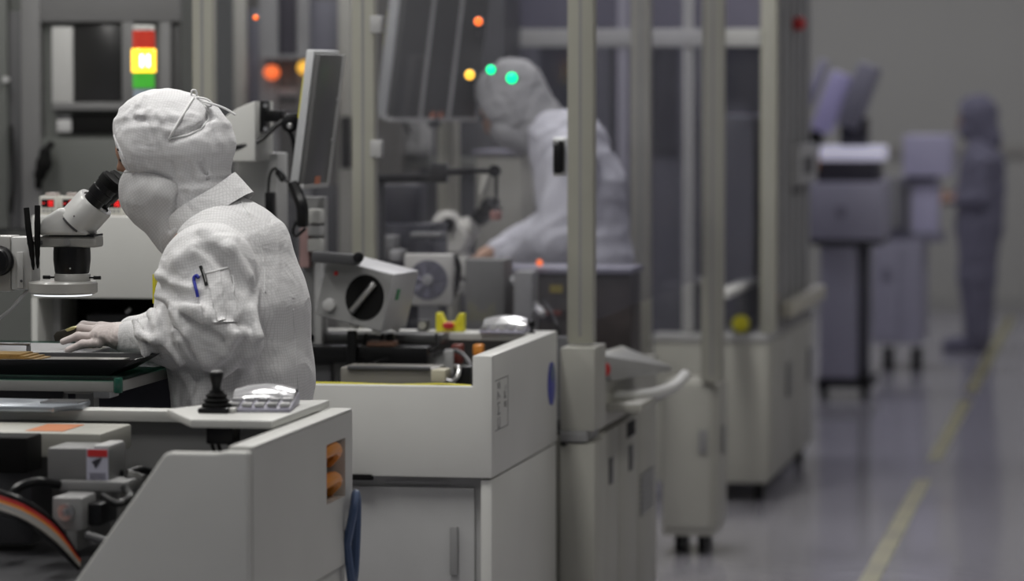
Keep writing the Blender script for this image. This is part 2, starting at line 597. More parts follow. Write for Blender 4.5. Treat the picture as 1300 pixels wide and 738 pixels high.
# =================================================================== the room
FLOORM = mat('glossy grey epoxy floor', (0.37, 0.36, 0.40), 0.16, var=0.06, scale=0.8, coat=0.3)
WALLM = mat('matt beige grey wall', (0.40, 0.395, 0.36), 0.8, var=0.03, scale=0.5)
CEILM = mat('white ceiling', (0.6, 0.6, 0.6), 0.8, var=0.03)
struct(bx('floor', FLOORM, None, -6.5, 2.6, 1.0, 27.4, -0.1, 0.0))
struct(bx('wall_back', WALLM, None, -6.5, 2.6, 27.3, 27.5, 0.0, 3.6))
struct(bx('wall_left', WALLM, None, -6.7, -6.5, 1.0, 27.5, 0.0, 3.6))
struct(bx('wall_right', WALLM, None, 2.6, 2.8, 1.0, 27.5, 0.0, 3.6))
struct(bx('ceiling', CEILM, None, -6.7, 2.8, 1.0, 27.5, 3.6, 3.7))
struct(bx('trim_1', mat('beige wall rail', (0.33, 0.32, 0.285), 0.6, var=0.03), None, -6.5, 2.6, 27.27, 27.3, 1.13, 1.20))
struct(bx('baseboard_back', mat('pale baseboard', (0.34, 0.335, 0.31), 0.5, var=0.03), None, -6.5, 2.6, 27.27, 27.3, 0.0, 0.10))
TAPE = mat('worn yellow floor tape', (0.31, 0.29, 0.15), 0.3, var=0.3, scale=3)
for i, (a, b) in enumerate(((6.0, 15.6), (16.4, 19.6), (20.1, 26.8))):
    struct(MB().add([(-0.95 - 0.012 * (a - 6), a, 0.002), (-0.885 - 0.012 * (a - 6), a, 0.002), (-0.885 - 0.012 * (b - 6), b, 0.002), (-0.95 - 0.012 * (b - 6), b, 0.002)],
                    [(0, 1, 2, 3)]).build('trim_%d' % (i + 2), TAPE))

# ceiling lamps (above the picture), each with the light it gives
for ix, x in enumerate((-3.9, -2.0, 0.4)):
    for iy, y in enumerate((4.9, 7.7, 10.4, 13.2, 16.2, 19.2, 22.4, 25.4)):
        t = thing('ceiling_light', 'long white ceiling light above the top edge of the picture', 'light', (x, y, 3.52), 'ceiling lights above the machines')
        bx('housing', WHITE, t, x - 0.18, x + 0.18, y - 0.65, y + 0.65, 3.54, 3.60)
        bx('diffuser', TUBEL, t, x - 0.16, x + 0.16, y - 0.62, y + 0.62, 3.53, 3.54)
        ld = bpy.data.lights.new('lamp_light', 'AREA')
        ld.shape = 'RECTANGLE'; ld.size = 0.3; ld.size_y = 1.2; ld.energy = LAMP_W * (0.45 if y < 6 else 1.0 if y < 15 else 0.36) * (0.22 if ix == 2 and y < 15 else 1.0)
        ld.color = (1.0, 0.985, 0.95) if y < 15 else (0.90, 0.90, 1.0)
        lo = bpy.data.objects.new('lamp_light', ld); COL.objects.link(lo); lo.parent = t
        lo.location = (0, 0, 0.0)

# =================================================================== near machine (bottom left)
XR = -1.65
H = 0.963
m1 = thing('bonding_machine', 'white open-topped machine nearest the camera with a joystick on its corner shelf', 'machine', (-2.3, 7.03, 0.0))
bx('base_cabinet', WHITE, m1, -3.0, XR - 0.01, 6.62, 7.45, 0.09, 0.66, 0.004)
for sx in (-2.95, -1.78):
    for sy in (6.70, 7.36):
        c = MB().cyl((sx, sy, 0.03), (sx, sy, 0.095), 0.018).build('caster', DGREY, m1)
        MB().cyl((sx - 0.012, sy + 0.02, 0.032), (sx + 0.012, sy + 0.02, 0.032), 0.031).build('wheel', BLACK, c)
for k, (a, b) in enumerate(((-2.98, -2.34), (-2.32, -1.68))):
    d = bx('door', WHITE, m1, a, b, 6.605, 6.622, 0.12, 0.63, 0.004)
    bx('handle', GREY, d, b - 0.06, b - 0.04, 6.59, 6.607, 0.42, 0.54, 0.003)
# side wall with a handle pocket
ph = (7.235, 7.405, 0.797, 0.915)
w1 = MB()
w1.box(XR - 0.045, XR, 6.634, ph[0], 0.66, H)
w1.box(XR - 0.045, XR, ph[1], 7.47, 0.66, H)
w1.box(XR - 0.045, XR, ph[0], ph[1], 0.66, ph[2])
w1.box(XR - 0.045, XR, ph[0], ph[1], ph[3], H)
w1.build('side_wall', WHITE, m1)
bx('wall_cap', WHITE, m1, XR - 0.045, XR, 6.634, 7.47, H, H + 0.006, 0.003)
pk = bx('handle_pocket', mat('pocket liner', (0.30, 0.24, 0.17), 0.5), m1, XR - 0.045, XR - 0.038, ph[0], ph[1], ph[2], ph[3])
for z0 in (0.886, 0.826):
    MB().tube([(XR - 0.036, 7.245, z0), (XR - 0.012, 7.27, z0 + 0.012), (XR - 0.008, 7.33, z0 + 0.014), (XR - 0.014, 7.375, z0 + 0.002), (XR - 0.036, 7.395, z0 - 0.02)], 0.014, 10).build('orange_grip', ORANGE, pk)
MB().cyl((XR - 0.038, 7.27, 0.857), (XR - 0.012, 7.27, 0.857), 0.016).build('red_latch', REDP, pk)
MB().tube([(XR + 0.004, 7.40, 0.70), (XR + 0.02, 7.39, 0.77), (XR + 0.018, 7.42, 0.80), (XR + 0.014, 7.45, 0.77), (XR + 0.01, 7.45, 0.66), (XR + 0.01, 7.42, 0.62), (XR + 0.004, 7.40, 0.70)], 0.009, 8).build('blue_cable_loop', SBLUE, m1)
# slanted front plate
a = P(301, 575, 6.6); b = P(207, 573, 6.6); c = P(90, 745, 6.6)
dx = (c[0] - b[0]) / (c[2] - b[2])
MB().prism([(XR, 0.66), (XR, H - 0.001), (XR - 0.045, H - 0.001), (XR - 0.06, H - 0.004), (b[0] + 0.008, H - 0.004), (b[0], H - 0.010), (b[0] + dx * (0.66 - b[2]), 0.66)], 6.60, 6.632).build('front_plate', WHITE, m1, 0.006, 3)
bx('back_wall', GREY, m1, -3.0, XR - 0.045, 7.435, 7.47, 0.66, 0.94)
bx('back_rim', WHITE, m1, -3.0, XR - 0.045, 7.40, 7.47, 0.94, H, 0.003)
bx('left_wall', WHITE, m1, -3.0, -2.96, 6.60, 7.40, 0.66, H, 0.003)
bx('deck', DGREY, m1, -2.96, XR - 0.045, 6.632, 7.435, 0.66, 0.70)
# corner shelf
s0 = P(205, 531, 7.16); s1 = P(240, 541, 6.97); s2 = P(352, 543, 6.97)
sh = [(s0[0], 7.20), (s1[0], 6.98), (XR - 0.047, 6.98), (XR - 0.047, 7.47), (s1[0] - 0.02, 7.40)]
MB().prismz(sh, H + 0.006, H + 0.022).build('corner_shelf', WHITE, m1, 0.003)
bx('ledge', WHITE, m1, s1[0], s1[0] + 0.05, 7.12, 7.36, H + 0.022, H + 0.032, 0.003)
bx('joystick_underside', BLACK, m1, P(262, 0, 7.05)[0], P(297, 0, 7.05)[0], 7.03, 7.09, H - 0.03, H + 0.006, 0.004)
for q in (268, 276, 290):
    MB().tube([P(q, 560, 7.06), P(q + 3, 570, 7.06), P(q + 9, 590, 7.08), P(q + 12, 640, 7.15)], 0.004, 6).build('joystick_cable', BLACK, m1)
# components inside the bay
def pb(name, m, x0, y0, x1, y1, Y0, Y1, parent, bevel=0.004):
    q = rect(x0, y0, x1, y1, Y0)
    return bx(name, m, parent, q[0], q[1], Y0, Y1, q[2], q[3], bevel)
wb = pb('control_box', CREAM, -60, 551, 128, 579, 7.12, 7.34, m1)
zt_ = P(128, 551, 7.12)[2]
bx('orange_sticker', mat('dull orange sticker', (0.50, 0.17, 0.06), .6), wb, P(30, 0, 7.16)[0], P(78, 0, 7.16)[0], 7.15, 7.30, zt_ - 0.001, zt_ + 0.001)
pb('box_support', DGREY, -40, 579, 40, 690, 7.16, 7.30, m1)
pb('dark_module', BLACKM, -60, 556, 34, 600, 6.98, 7.08, m1)
gb = pb('motor_housing', mat('dull grey housing', (0.17, 0.17, 0.17), .45), 60, 570, 138, 611, 6.95, 7.07, m1)
pb('motor_cover', LGREY, 118, 566, 138, 570, 6.955, 7.065, gb)
lb = pb('warning_label', LABELW, 110, 570.5, 137, 611, 6.948, 6.951, gb, 0)
pb('red_header', REDP, 111, 571.5, 136, 580, 6.946, 6.949, lb, 0)
q = [P(*p, 6.946) for p in ((116, 587), (121, 584), (129, 581.5), (126, 588), (121, 595), (119, 590))]
MB().prism([(p[0], p[2]) for p in q], 6.946, 6.949).build('hand_symbol', INK, lb)
for yy in (601, 604, 607):
    pb('print_line', LAVD, 113, yy, 134, yy + 1, 6.9465, 6.949, lb, 0)
pb('mount_plate', GREY, 74, 612, 160, 624, 6.93, 7.10, m1)
pb('mount_leg', GREY, 84, 624, 98, 700, 6.96, 7.05, m1)
pb('mount_leg', GREY, 140, 624, 152, 700, 6.98, 7.05, m1)
mt = pb('servo_motor', GREY, 66, 632, 104, 674, 6.80, 6.90, m1, 0.006)
p0 = P(85, 650, 6.80)
MB().lathe(p0, (0, -1, 0), [(0, 0.016), (0.012, 0.016), (0.012, 0.007), (0.03, 0.007)], 20).build('motor_shaft', SILVER, mt)
pb('clamp_block', BLACK, 100, 640, 128, 668, 6.84, 6.95, m1)
for i, (mm, o) in enumerate(((REDP, 0), (ORANGE, 4), (LGREY, 8), (mat('pale wire', (0.5, 0.47, 0.42), .5), 13), (BLACK, -8), (BLACK, 20))):
    MB().tube([P(-40, 622 + o, 6.72), P(5, 634 + o, 6.70), P(36, 647 + o, 6.70), P(70, 672 + o, 6.74), P(100, 712 + o * .5, 6.8)], 0.0042, 8).build('wire', mm, m1)
MB().tube([P(8, 640, 6.85), P(20, 622, 6.86), P(45, 612, 6.88), P(75, 616, 6.92)], 0.009, 8).build('hose', BLACK, m1)
MB().tube([P(140, 598, 7.05), P(160, 602, 7.03), P(180, 597, 7.05), P(205, 606, 7.12)], 0.008, 8).build('hose', BLACK, m1)
MB().tube([P(130, 630, 6.85), P(150, 640, 6.82), P(165, 630, 6.85), P(150, 612, 7.0)], 0.007, 8).build('hose', BLACK, m1)
MB().tube([P(110, 680, 6.75), P(150, 690, 6.74), P(190, 680, 6.8), P(205, 640, 6.9)], 0.008, 8).build('hose', DGREY, m1)
MB().cyl(P(160, 601, 7.0), P(176, 606, 7.02), 0.008).build('fitting', SILVER, m1)

# joystick standing on the shelf
jp = P(275, 532, 7.14); jp[2] = H + 0.022
jy = thing('joystick', 'black joystick with ribbed rubber boot on the white corner shelf', 'joystick', jp)
MB().box(jp[0] - 0.031, jp[0] + 0.031, jp[1] - 0.031, jp[1] + 0.031, jp[2], jp[2] + 0.011).build('base', BLACK, jy, 0.004)
MB().lathe(jp + [0, 0, 0.011], (0, 0, 1), [(0, 0.029), (0.006, 0.029), (0.009, 0.023), (0.014, 0.026), (0.018, 0.019), (0.023, 0.022), (0.028, 0.014), (0.032, 0.014)], 24).build('boot', BLACKM, jy, sharp=60)
MB().lathe(jp + [0, 0, 0.04], (0, 0, 1), [(0, 0.010), (0.012, 0.009), (0.028, 0.013), (0.036, 0.0145), (0.040, 0.012)], 20).build('handle', BLACK, jy, sharp=60)
MB().lathe(jp + [0, 0, 0.08], (0, 0, 1), [(0, 0.011), (0.002, 0.009)], 20).build('top_button', GREY, jy)


def keypad(name, label, c, yaw, L, W, parentgrp=None):
    """low sloped keypad under a bowed clear cover"""
    t = thing(name, label, 'keypad', c)
    M = np.array(Matrix.Rotation(yaw, 3, 'Z'))
    T = lambda p: np.array(c) + M @ np.array(p)
    v = [T(p) for p in ((-L, -W, 0), (L, -W, 0), (L, W, 0), (-L, W, 0), (-L, -W, 0.008), (L, -W, 0.008), (L, W, 0.026), (-L, W, 0.026))]
    MB().add(v, [(0, 3, 2, 1), (4, 5, 6, 7), (0, 1, 5, 4), (1, 2, 6, 5), (2, 3, 7, 6), (3, 0, 4, 7)]).build('body', LAV, t, 0.003)
    for i in range(5):
        for j in range(3):
            x = -L * 0.8 + i * L * 0.4; y = -W * 0.72 + j * W * 0.6
            z = 0.008 + 0.018 * (y + W) / (2 * W)
            MB().obox(T((x, y, z + 0.003)), (L * 0.15, W * 0.22, 0.003), M).build('key', LGREY if (i + j) % 3 else GREY, t)
    n = 12
    vs, fs = [], []
    for i in range(n + 1):
        g = math.pi * i / n
        y = W * 0.98 * -math.cos(g); z = 0.012 + 0.034 * math.sin(g) ** 0.8
        for x in (-L * 0.97, -L * 0.5, 0, L * 0.5, L * 0.97):
            vs.append(T((x, W * 0.45 + y * 0.55, z * (1 - 0.25 * (x / L) ** 2))))
    for i in range(n):
        for k in range(4):
            fs.append((i * 5 + k, i * 5 + k + 1, (i + 1) * 5 + k + 1, (i + 1) * 5 + k))
    MB().add(vs, fs).build('cover', mat('bright foil cover', (0.78, 0.78, 0.80), 0.18, 0.6, var=0.05, bump=0.3, bscale=40), t, sharp=180)
    return t


kp = P(335, 520, 7.25); kp[2] = H + 0.022
keypad('keypad', 'grey keypad with shiny bowed cover beside the black joystick', kp, rad(8), 0.062, 0.10)

# ribbed silver plate lying on the back rim
sp = P(30, 506, 7.40)
rp = thing('ribbed_plate', 'thin silver ribbed plate lying on the rim of the nearest machine', 'plate', (sp[0], 7.40, H))
MB().prismz([(P(-70, 0, 7.36)[0], 7.33), (P(70, 0, 7.36)[0], 7.33), (P(106, 0, 7.42)[0], 7.40), (P(112, 0, 7.5)[0], 7.50), (P(-60, 0, 7.5)[0], 7.52)], H, H + 0.012).build('sheet', mat('blue grey sheet metal', (0.35, 0.38, 0.42), 0.35, 0.7), rp, 0.003)
for i in range(16):
    x = P(52 + i * 3.1, 0, 7.42)[0]
    MB().cyl((x, 7.40, H + 0.013), (x, 7.48, H + 0.013), 0.0022, n=8).build('rib', SILVER, rp)

# =================================================================== inspection bench
BZ = 1.013
bxr = P(152, 480, 7.62)[0]
bxl = -3.05
bt = thing('inspection_bench', 'inspection bench with green glass top and steel edge', 'table', ((bxl + bxr) / 2, 8.1, 0))
bx('glass_top', TABLEG, bt, bxl, bxr, 7.62, 8.68, BZ - 0.008, BZ, 0.002)
bx('under_panel', DGREY, bt, bxl + 0.01, bxr - 0.01, 7.65, 8.66, BZ - 0.012, BZ - 0.009)
bx('edge_bar', SCOPEG, bt, bxl, bxr - 0.012, 7.622, 7.645, BZ - 0.032, BZ - 0.009, 0.002)
bx('edge_bar', SCOPEG, bt, bxr - 0.016, bxr, 7.64, 8.68, BZ - 0.032, BZ - 0.009, 0.002)
bx('edge_bar', SCOPEG, bt, bxl, bxr - 0.012, 8.655, 8.68, BZ - 0.032, BZ - 0.009, 0.002)
MB().cyl((bxr - 0.006, 7.628, BZ - 0.034), (bxr - 0.006, 7.628, BZ - 0.001), 0.0105, n=16).build('corner_guard', GREENG, bt, 0.003)
for (x, y) in ((bxl + 0.05, 7.70), (bxr - 0.10, 7.72), (bxl + 0.05, 8.6), (bxr - 0.10, 8.6)):
    bx('leg', GREY, bt, x - 0.02, x + 0.02, y - 0.02, y + 0.02, 0.0, BZ - 0.034)
pb('cross_rail', DGREY, -200, 492, 80, 506, 7.75, 7.79, bt)
pb('support_bracket', SCOPEG, 80, 493, 116, 500, 7.67, 7.74, bt)
pb('support_foot', ALU, 118, 493, 140, 506, 7.66, 7.73, bt)
bx('back_panel', mat('blue grey shelf', (0.10, 0.10, 0.13), 0.5), bt, bxl + 0.07, bxr - 0.02, 8.60, 8.62, 0.80, BZ - 0.034)
bx('low_shelf', mat('blue grey shelf', (0.10, 0.10, 0.13), 0.5), bt, bxl + 0.07, bxr - 0.005, 7.74, 8.58, 0.84, 0.86)

# black component tray with gold boards
tc_ = P(40, 470, 7.72)
tr = thing('component_tray', 'shallow black tray with turned-up rim at the bench front', 'tray', (tc_[0], 7.74, BZ))
tx0, tx1 = P(-140, 0, 7.7)[0], P(150, 0, 7.7)[0]
v = [(tx0, 7.65, BZ), (tx1 - 0.012, 7.65, BZ), (tx1 - 0.012, 7.84, BZ), (tx0, 7.84, BZ),
     (tx0, 7.64, BZ + 0.030), (tx1 + 0.05, 7.645, BZ + 0.036), (tx1 + 0.05, 7.86, BZ + 0.036), (tx0, 7.86, BZ + 0.030),
     (tx0, 7.652, BZ + 0.030), (tx1 + 0.035, 7.657, BZ + 0.034), (tx1 + 0.035, 7.845, BZ + 0.034), (tx0, 7.845, BZ + 0.030),
     (tx0, 7.67, BZ + 0.014), (tx1 - 0.02, 7.67, BZ + 0.014), (tx1 - 0.02, 7.83, BZ + 0.014), (tx0, 7.83, BZ + 0.014)]
fs = [(0, 3, 2, 1)]
for a_, b_ in ((0, 4), (4, 8), (8, 12)):
    for i in range(4):
        j = (i + 1) % 4
        fs.append((a_ + i, a_ + j, b_ + j, b_ + i))
fs.append((12, 13, 14, 15))
MB().add(v, fs).build('shell', BLACK, tr, 0.002)
bx('tray_liner', mat('grey brown liner', (0.20, 0.19, 0.17), 0.4, 0.3), tr, tx0 + 0.01, tx1 - 0.015, 7.68, 7.825, BZ + 0.014, BZ + 0.026)
bxg = thing('circuit_boards', 'small stack of gold plated boards in the black tray', 'circuit board', (P(0, 0, 7.75)[0], 7.76, BZ + 0.026))
for i in range(4):
    bx('board', GOLD, bxg, P(-90 - 4 * i, 0, 7.7)[0], P(42 - 8 * i, 0, 7.7)[0], 7.70 + 0.006 * i, 7.81 + .002 * i, BZ + 0.026 + i * 0.003, BZ + 0.0286 + i * 0.003)
pc = thing('parts_clip', 'grey metal clip frame behind the gold boards', 'clip', (P(15, 0, 7.85)[0], 7.87, BZ))
for (x, z0) in ((-10, 0), (34, 0)):
    bx('clip_post', GREY, pc, P(x, 0, 7.88)[0] - 0.004, P(x, 0, 7.88)[0] + 0.004, 7.872, 7.88, BZ, BZ + 0.046)
bx('clip_bar', SILVER, pc, P(-12, 0, 7.88)[0], P(36, 0, 7.88)[0], 7.870, 7.882, BZ + 0.046, BZ + 0.052, 0.002)

# =================================================================== stereo microscope
YM = 8.07
def pm(px, py, Y=YM): return P(px, py, Y)
ms = thing('stereo_microscope', 'cream stereo microscope with black eyepieces the near worker looks into', 'microscope', (P(-30, 450, YM)[0], YM, BZ))
SZ = BZ + 0.018
bx('base_plate', mat('grey stage plate', (0.16, 0.16, 0.17), 0.35), ms, P(-110, 0, YM)[0], P(108, 0, YM)[0], 7.90, 8.36, BZ, SZ, 0.004)
MB().cyl((P(-30, 0, YM)[0], 8.12, SZ), (P(-30, 0, YM)[0], 8.12, 1.50), 0.016).build('pillar', SILVER, ms)
blk = pb('focus_block', SCOPEG, -60, 300, 13, 370, YM - 0.02, YM + 0.06, ms, 0.005)
kc = pm(0, 331, YM - 0.02)
MB().lathe(kc, (0, -1, 0), [(0, 0.033), (0.010, 0.034), (0.014, 0.031), (0.034, 0.031), (0.040, 0.027)], 28).build('focus_knob', BLACK, ms, 0.001)
kc2 = pm(0, 331, YM + 0.06)
MB().lathe(kc2, (0, 1, 0), [(0, 0.033), (0.010, 0.034), (0.014, 0.031), (0.034, 0.031), (0.040, 0.027)], 28).build('focus_knob', BLACK, ms, 0.001)
pb('slide_carriage', SCOPE, 14, 301, 40, 368, YM - 0.018, YM + 0.05, ms, 0.004)
pb('dovetail', SCOPE, 21, 320, 29, 366, YM - 0.026, YM - 0.018, ms, 0.002)
MB().cyl(pm(27, 357, YM - 0.026), pm(27, 357, YM - 0.030), 0.003).build('set_screw', DGREY, ms)
ar = pb('head_arm', SCOPEG, 36, 300, 122, 314, YM - 0.030, YM + 0.030, ms, 0.005)
MB().cyl(pm(85, 307.5, YM - 0.030), pm(85, 307.5, YM - 0.034), 0.008).build('arm_screw', GREY, ar)
# zoom body
c = pm(91.5, 347)
u = 0.00174
MB().lathe(c, (0, 0, 1), [(0, 0.037), (0.004, 0.0385), (0.03, 0.0415), (0.045, 0.0415), (0.058, 0.0405)], 32).build('zoom_body', BLACK, ms, sharp=50)
MB().cyl(pm(89, 341, YM - 0.0385), pm(89, 341, YM - 0.041), 0.002, n=10).build('index_dot', LGREY, ms)
c = pm(92, 358)
MB().lathe(c, (0, 0, 1), [(0, 0.040), (0.017, 0.040), (0.019, 0.038)], 32).build('light_collar', SCOPEG, ms, sharp=50)
for sgn in (-1, 1):
    b_ = c + np.array([sgn * 0.040, -0.004, 0.010])
    MB().lathe(b_, (sgn, 0, 0), [(0, 0.002), (0.010, 0.002), (0.010, 0.0042), (0.026, 0.0042)], 12).build('thumb_screw', BLACK, ms)
c = pm(80, 373)
rl = MB().lathe(c, (0, 0, 1), [(0.0, 0.070), (0.004, 0.0765), (0.024, 0.0765), (0.028, 0.073), (0.029, 0.042)], 40).build('ring_light', SCOPEG, ms, sharp=40)
MB().lathe(c + [0, 0, -0.004], (0, 0, 1), [(0.0, 0.055), (0.001, 0.064), (0.0045, 0.066)], 40).build('ring_diffuser', RINGL, rl, sharp=40)
MB().tube([pm(40, 365), pm(30, 374), pm(14, 392), pm(0, 404, YM + .02), pm(-30, 430, YM + .06), pm(-60, 448, 8.2)], 0.004, 8).build('ring_light_cable', LGREY, ms)
# inclined head
hd = MB().prism([(pm(*q)[0], pm(*q)[2]) for q in ((55, 298), (55.5, 289), (60, 279), (68, 272), (82, 263), (100, 268), (119, 298))], YM - 0.046, YM + 0.046).build('head_housing', SCOPE, ms, 0.009, 4)
pb('head_gasket', BLACK, 62, 298, 119, 300.5, YM - 0.036, YM + 0.036, ms, 0)
a = pm(98, 283); b = pm(125.5, 253)
ax_ = (b - a) / np.linalg.norm(b - a)
MB().lathe(a, ax_, [(-0.002, 0.036), (0.0, 0.0435), (0.058, 0.0435), (0.064, 0.041), (0.064, 0.033), (0.060, 0.032)], 36, sq=((0, 1, 0), 1.35)).build('prism_ring', SCOPE, ms, sharp=40)
MB().lathe(a - ax_ * 0.006, ax_, [(0, 0.041), (0.006, 0.041)], 36, sq=((0, 1, 0), 1.33)).build('ring_joint', DGREY, ms)
MB().cyl(pm(94, 274.5, YM - 0.058), pm(94, 274.5, YM - 0.061), 0.0018, n=8).build('lock_dot', DGREY, ms)
b0 = pm(117, 262); 
for dy in (-0.031, 0.031):
    e = b0 + np.array([0, dy, 0])
    tb = MB().lathe(e, ax_, [(0.0, 0.0225), (0.030, 0.0225), (0.031, 0.0255), (0.050, 0.0265), (0.0515, 0.0245), (0.066, 0.0265)], 28).build('eyepiece_tube', BLACK, ms, sharp=40)
    MB().lathe(e, ax_, [(0.066, 0.0275), (0.082, 0.0285), (0.086, 0.0255), (0.084, 0.017)], 28).build('eyecup', BLACKM, tb, sharp=40)
MB().lathe(b0 + ax_ * 0.044 + np.array([0, -0.052, 0]), (0, -1, 0), [(0, 0.004), (0.004, 0.004)], 12).build('focus_stop', DGREY, ms)
hold = pb('tool_holder', DGREY, 34, 306, 52, 311, YM - 0.044, YM - 0.030, ms, 0.002)

# two black tweezers hanging in front of the arm
for nm, pts, lab in (('tweezers', ((33.5, 264), (36, 290), (40, 318), (42.5, 343)), 'slim black tweezers leaning left beside the microscope arm'),
                     ('tweezers', ((47.5, 261), (47.5, 290), (47.5, 316), (48, 341)), 'straight black tweezers hanging upright beside the microscope arm')):
    Yt = YM - 0.052
    t = thing(nm, lab, 'tweezers', P(*pts[-1], Yt), 'black tweezers by the microscope')
    for s_ in (-1, 1):
        MB().tube([P(p[0], p[1], Yt + s_ * d_) for p, d_ in zip(pts, (0.0025, 0.006, 0.004, 0.0012))], [0.0066, 0.0072, 0.0070, 0.0060, 0.0042, 0.0018], 8).build('prong', BLACKM, t)

# =================================================================== second machine
m2 = thing('bonding_machine', 'white open-topped machine behind the near worker with a blue oval badge', 'machine', (-2.3, 9.55, 0))
YA, YB = 9.05, 10.03
bx('base_cabinet', LGREY, m2, -3.05, XR - 0.03, 9.10, YB - 0.02, 0.09, 0.66, 0.003)
bx('side_skirt', WHITE, m2, XR - 0.03, XR - 0.002, 9.06, YB, 0.09, 0.658, 0.003)
for sx in (-2.95, -1.78):
    for sy in (9.18, 9.92):
        c = MB().cyl((sx, sy, 0.03), (sx, sy, 0.095), 0.018).build('caster', DGREY, m2)
        MB().cyl((sx - 0.012, sy + 0.02, 0.032), (sx + 0.012, sy + 0.02, 0.032), 0.031).build('wheel', BLACK, c)
for k, (a, b) in enumerate(((-3.04, -2.38), (-2.36, -1.70))):
    d = bx('door', LGREY, m2, a, b, 9.085, 9.10, 0.12, 0.635, 0.003)
    bx('handle', GREY, d, b - 0.06, b - 0.04, 9.07, 9.086, 0.42, 0.54, 0.003)
pb('slot_line', GREY, 490, 612, 570, 614, 9.083, 9.086, m2, 0)
pb('black_latch', BLACKM, 438, 603, 472, 609.5, 9.046, 9.07, m2, 0.001)
q = rect(600, 452, 625, 607, YA)
MB().prism([(-3.05, q[2]), (XR, q[2]), (XR, H), (q[0], H), (q[0], P(500, 490, YA)[2]), (-3.05, P(500, 490, YA)[2])], YA, YA + 0.035).build('front_panel', WHITE, m2, 0.002)
bx('side_wall', WHITE, m2, q[0], XR, YA + 0.035, YB, 0.664, H, 0.002)
bx('back_rim', WHITE, m2, -3.05, q[0], 9.90, YB, H - 0.02, H, 0.002)
bx('back_wall', GREY, m2, -3.05, q[0], 9.99, YB, 0.68, H - 0.02)
bx('left_wall', WHITE, m2, -3.05, -3.01, YA + 0.035, 9.90, 0.68, H - 0.06)
bx('deck', DGREY, m2, -3.05, q[0], YA + 0.035, 9.99, 0.664, 0.70)
# panel and lettering on the side wall
def side(py0, px0, py1, px1, X=XR):
    a = PXs(px0, py0, X); b = PXs(px1, py1, X)
    return a[1], b[1], b[2], a[2]
for (y0, y1, z0, z1) in ((9.09, 9.27, 0.898, 0.8995), (9.09, 9.27, 0.775, 0.7765), (9.27, 9.2715, 0.775, 0.8995)):
    bx('panel_seam', DGREY, m2, XR - 0.0005, XR + 0.0008, y0, y1, z0, z1)
for body, yy, zz, sz in (('CM75', 9.145, 0.835, 0.05), ('5P-', 9.235, 0.85, 0.045)):
    M = Matrix.Translation((XR + 0.0006, yy, zz)) @ Matrix(((0, 0, 1, 0), (0, -1, 0, 0), (1, 0, 0, 0), (0, 0, 0, 1)))
    text_mesh('side_lettering', body, sz, M, GREY, m2)
bd = P(701, 513, 9.93)
MB().lathe((XR, 9.93, 0.828), (1, 0, 0), [(0, 0.058), (0.003, 0.058), (0.004, 0.055)], 32, sq=((0, 1, 0), 0.9)).build('blue_badge', BLUE, m2)
MB().lathe((XR + 0.004, 9.93, 0.855), (1, 0, 0), [(0, 0.022), (0.001, 0.022)], 24, sq=((0, 1, 0), 1.5)).build('badge_emblem', SBLUE, m2)
# parts in the bay
pb('black_rail', BLACK, 380, 441, 542, 461, 9.62, 9.70, m2, 0.004)
pb('rail_support', DGREY, 395, 455, 420, 520, 9.64, 9.68, m2)
pb('rail_support', DGREY, 510, 458, 530, 520, 9.64, 9.68, m2)
pb('feeder_plate', mat('dark steel', (0.10, 0.10, 0.10), 0.35, 0.6), 380, 425, 560, 436, 9.74, 9.86, m2)
pb('copper_block', mat('copper brown', (0.36, 0.20, 0.14), 0.4, 0.3), 465, 434, 500, 442, 9.63, 9.69, m2)
bb = pb('steel_drawer', mat('grey brown steel', (0.23, 0.22, 0.20), 0.4, 0.4), 432, 468, 552, 500, 9.22, 9.36, m2)
pb('drawer_lip', DGREY, 440, 466, 545, 470, 9.21, 9.23, bb)
pb('connector', mat('beige connector', (0.45, 0.42, 0.32), 0.5), 547, 470, 565, 486, 9.20, 9.28, m2)
MB().tube([P(566, 482, 9.22), P(574, 484, 9.22), P(581, 478, 9.22), P(583, 468, 9.23), P(578, 465, 9.25)], 0.006, 8).build('steel_hook', SILVER, m2)
pb('black_clamp', BLACK, 578, 466, 598, 496, 9.24, 9.33, m2)
MB().tube([P(380, 486, 9.10), P(440, 487, 9.10), P(500, 489, 9.10), P(560, 488, 9.10), P(598, 490, 9.10)], 0.0025, 8).build('yellow_cable', YEL, m2)
MB().tube([P(392, 489, 9.12), P(470, 488, 9.115), P(530, 490, 9.115), P(596, 491, 9.115)], 0.002, 8).build('yellow_cable', YEL, m2)
for (a_, b_) in ((465, 440), (486, 452), (554, 470)):
    MB().tube([P(a_, 425, 9.7), P(a_ - 6, 445, 9.66), P(b_, 462, 9.6), P(b_ - 10, 490, 9.5)], 0.005, 8).build('cable', BLACK, m2)
MB().tube([P(540, 452, 9.75), P(580, 446, 9.8), P(600, 470, 9.7), P(610, 520, 9.6)], 0.006, 8).build('cable', DGREY, m2)
pb('orange_connector', ORANGE, 600, 438, 612, 452, 9.80, 9.84, m2)
pb('red_connector', mat('dark red block', (0.2, 0.05, 0.04), .5), 572, 438, 586, 462, 9.82, 9.86, m2)
pb('grey_ramp', LGREY, 545, 445, 575, 475, 9.78, 9.80, m2)

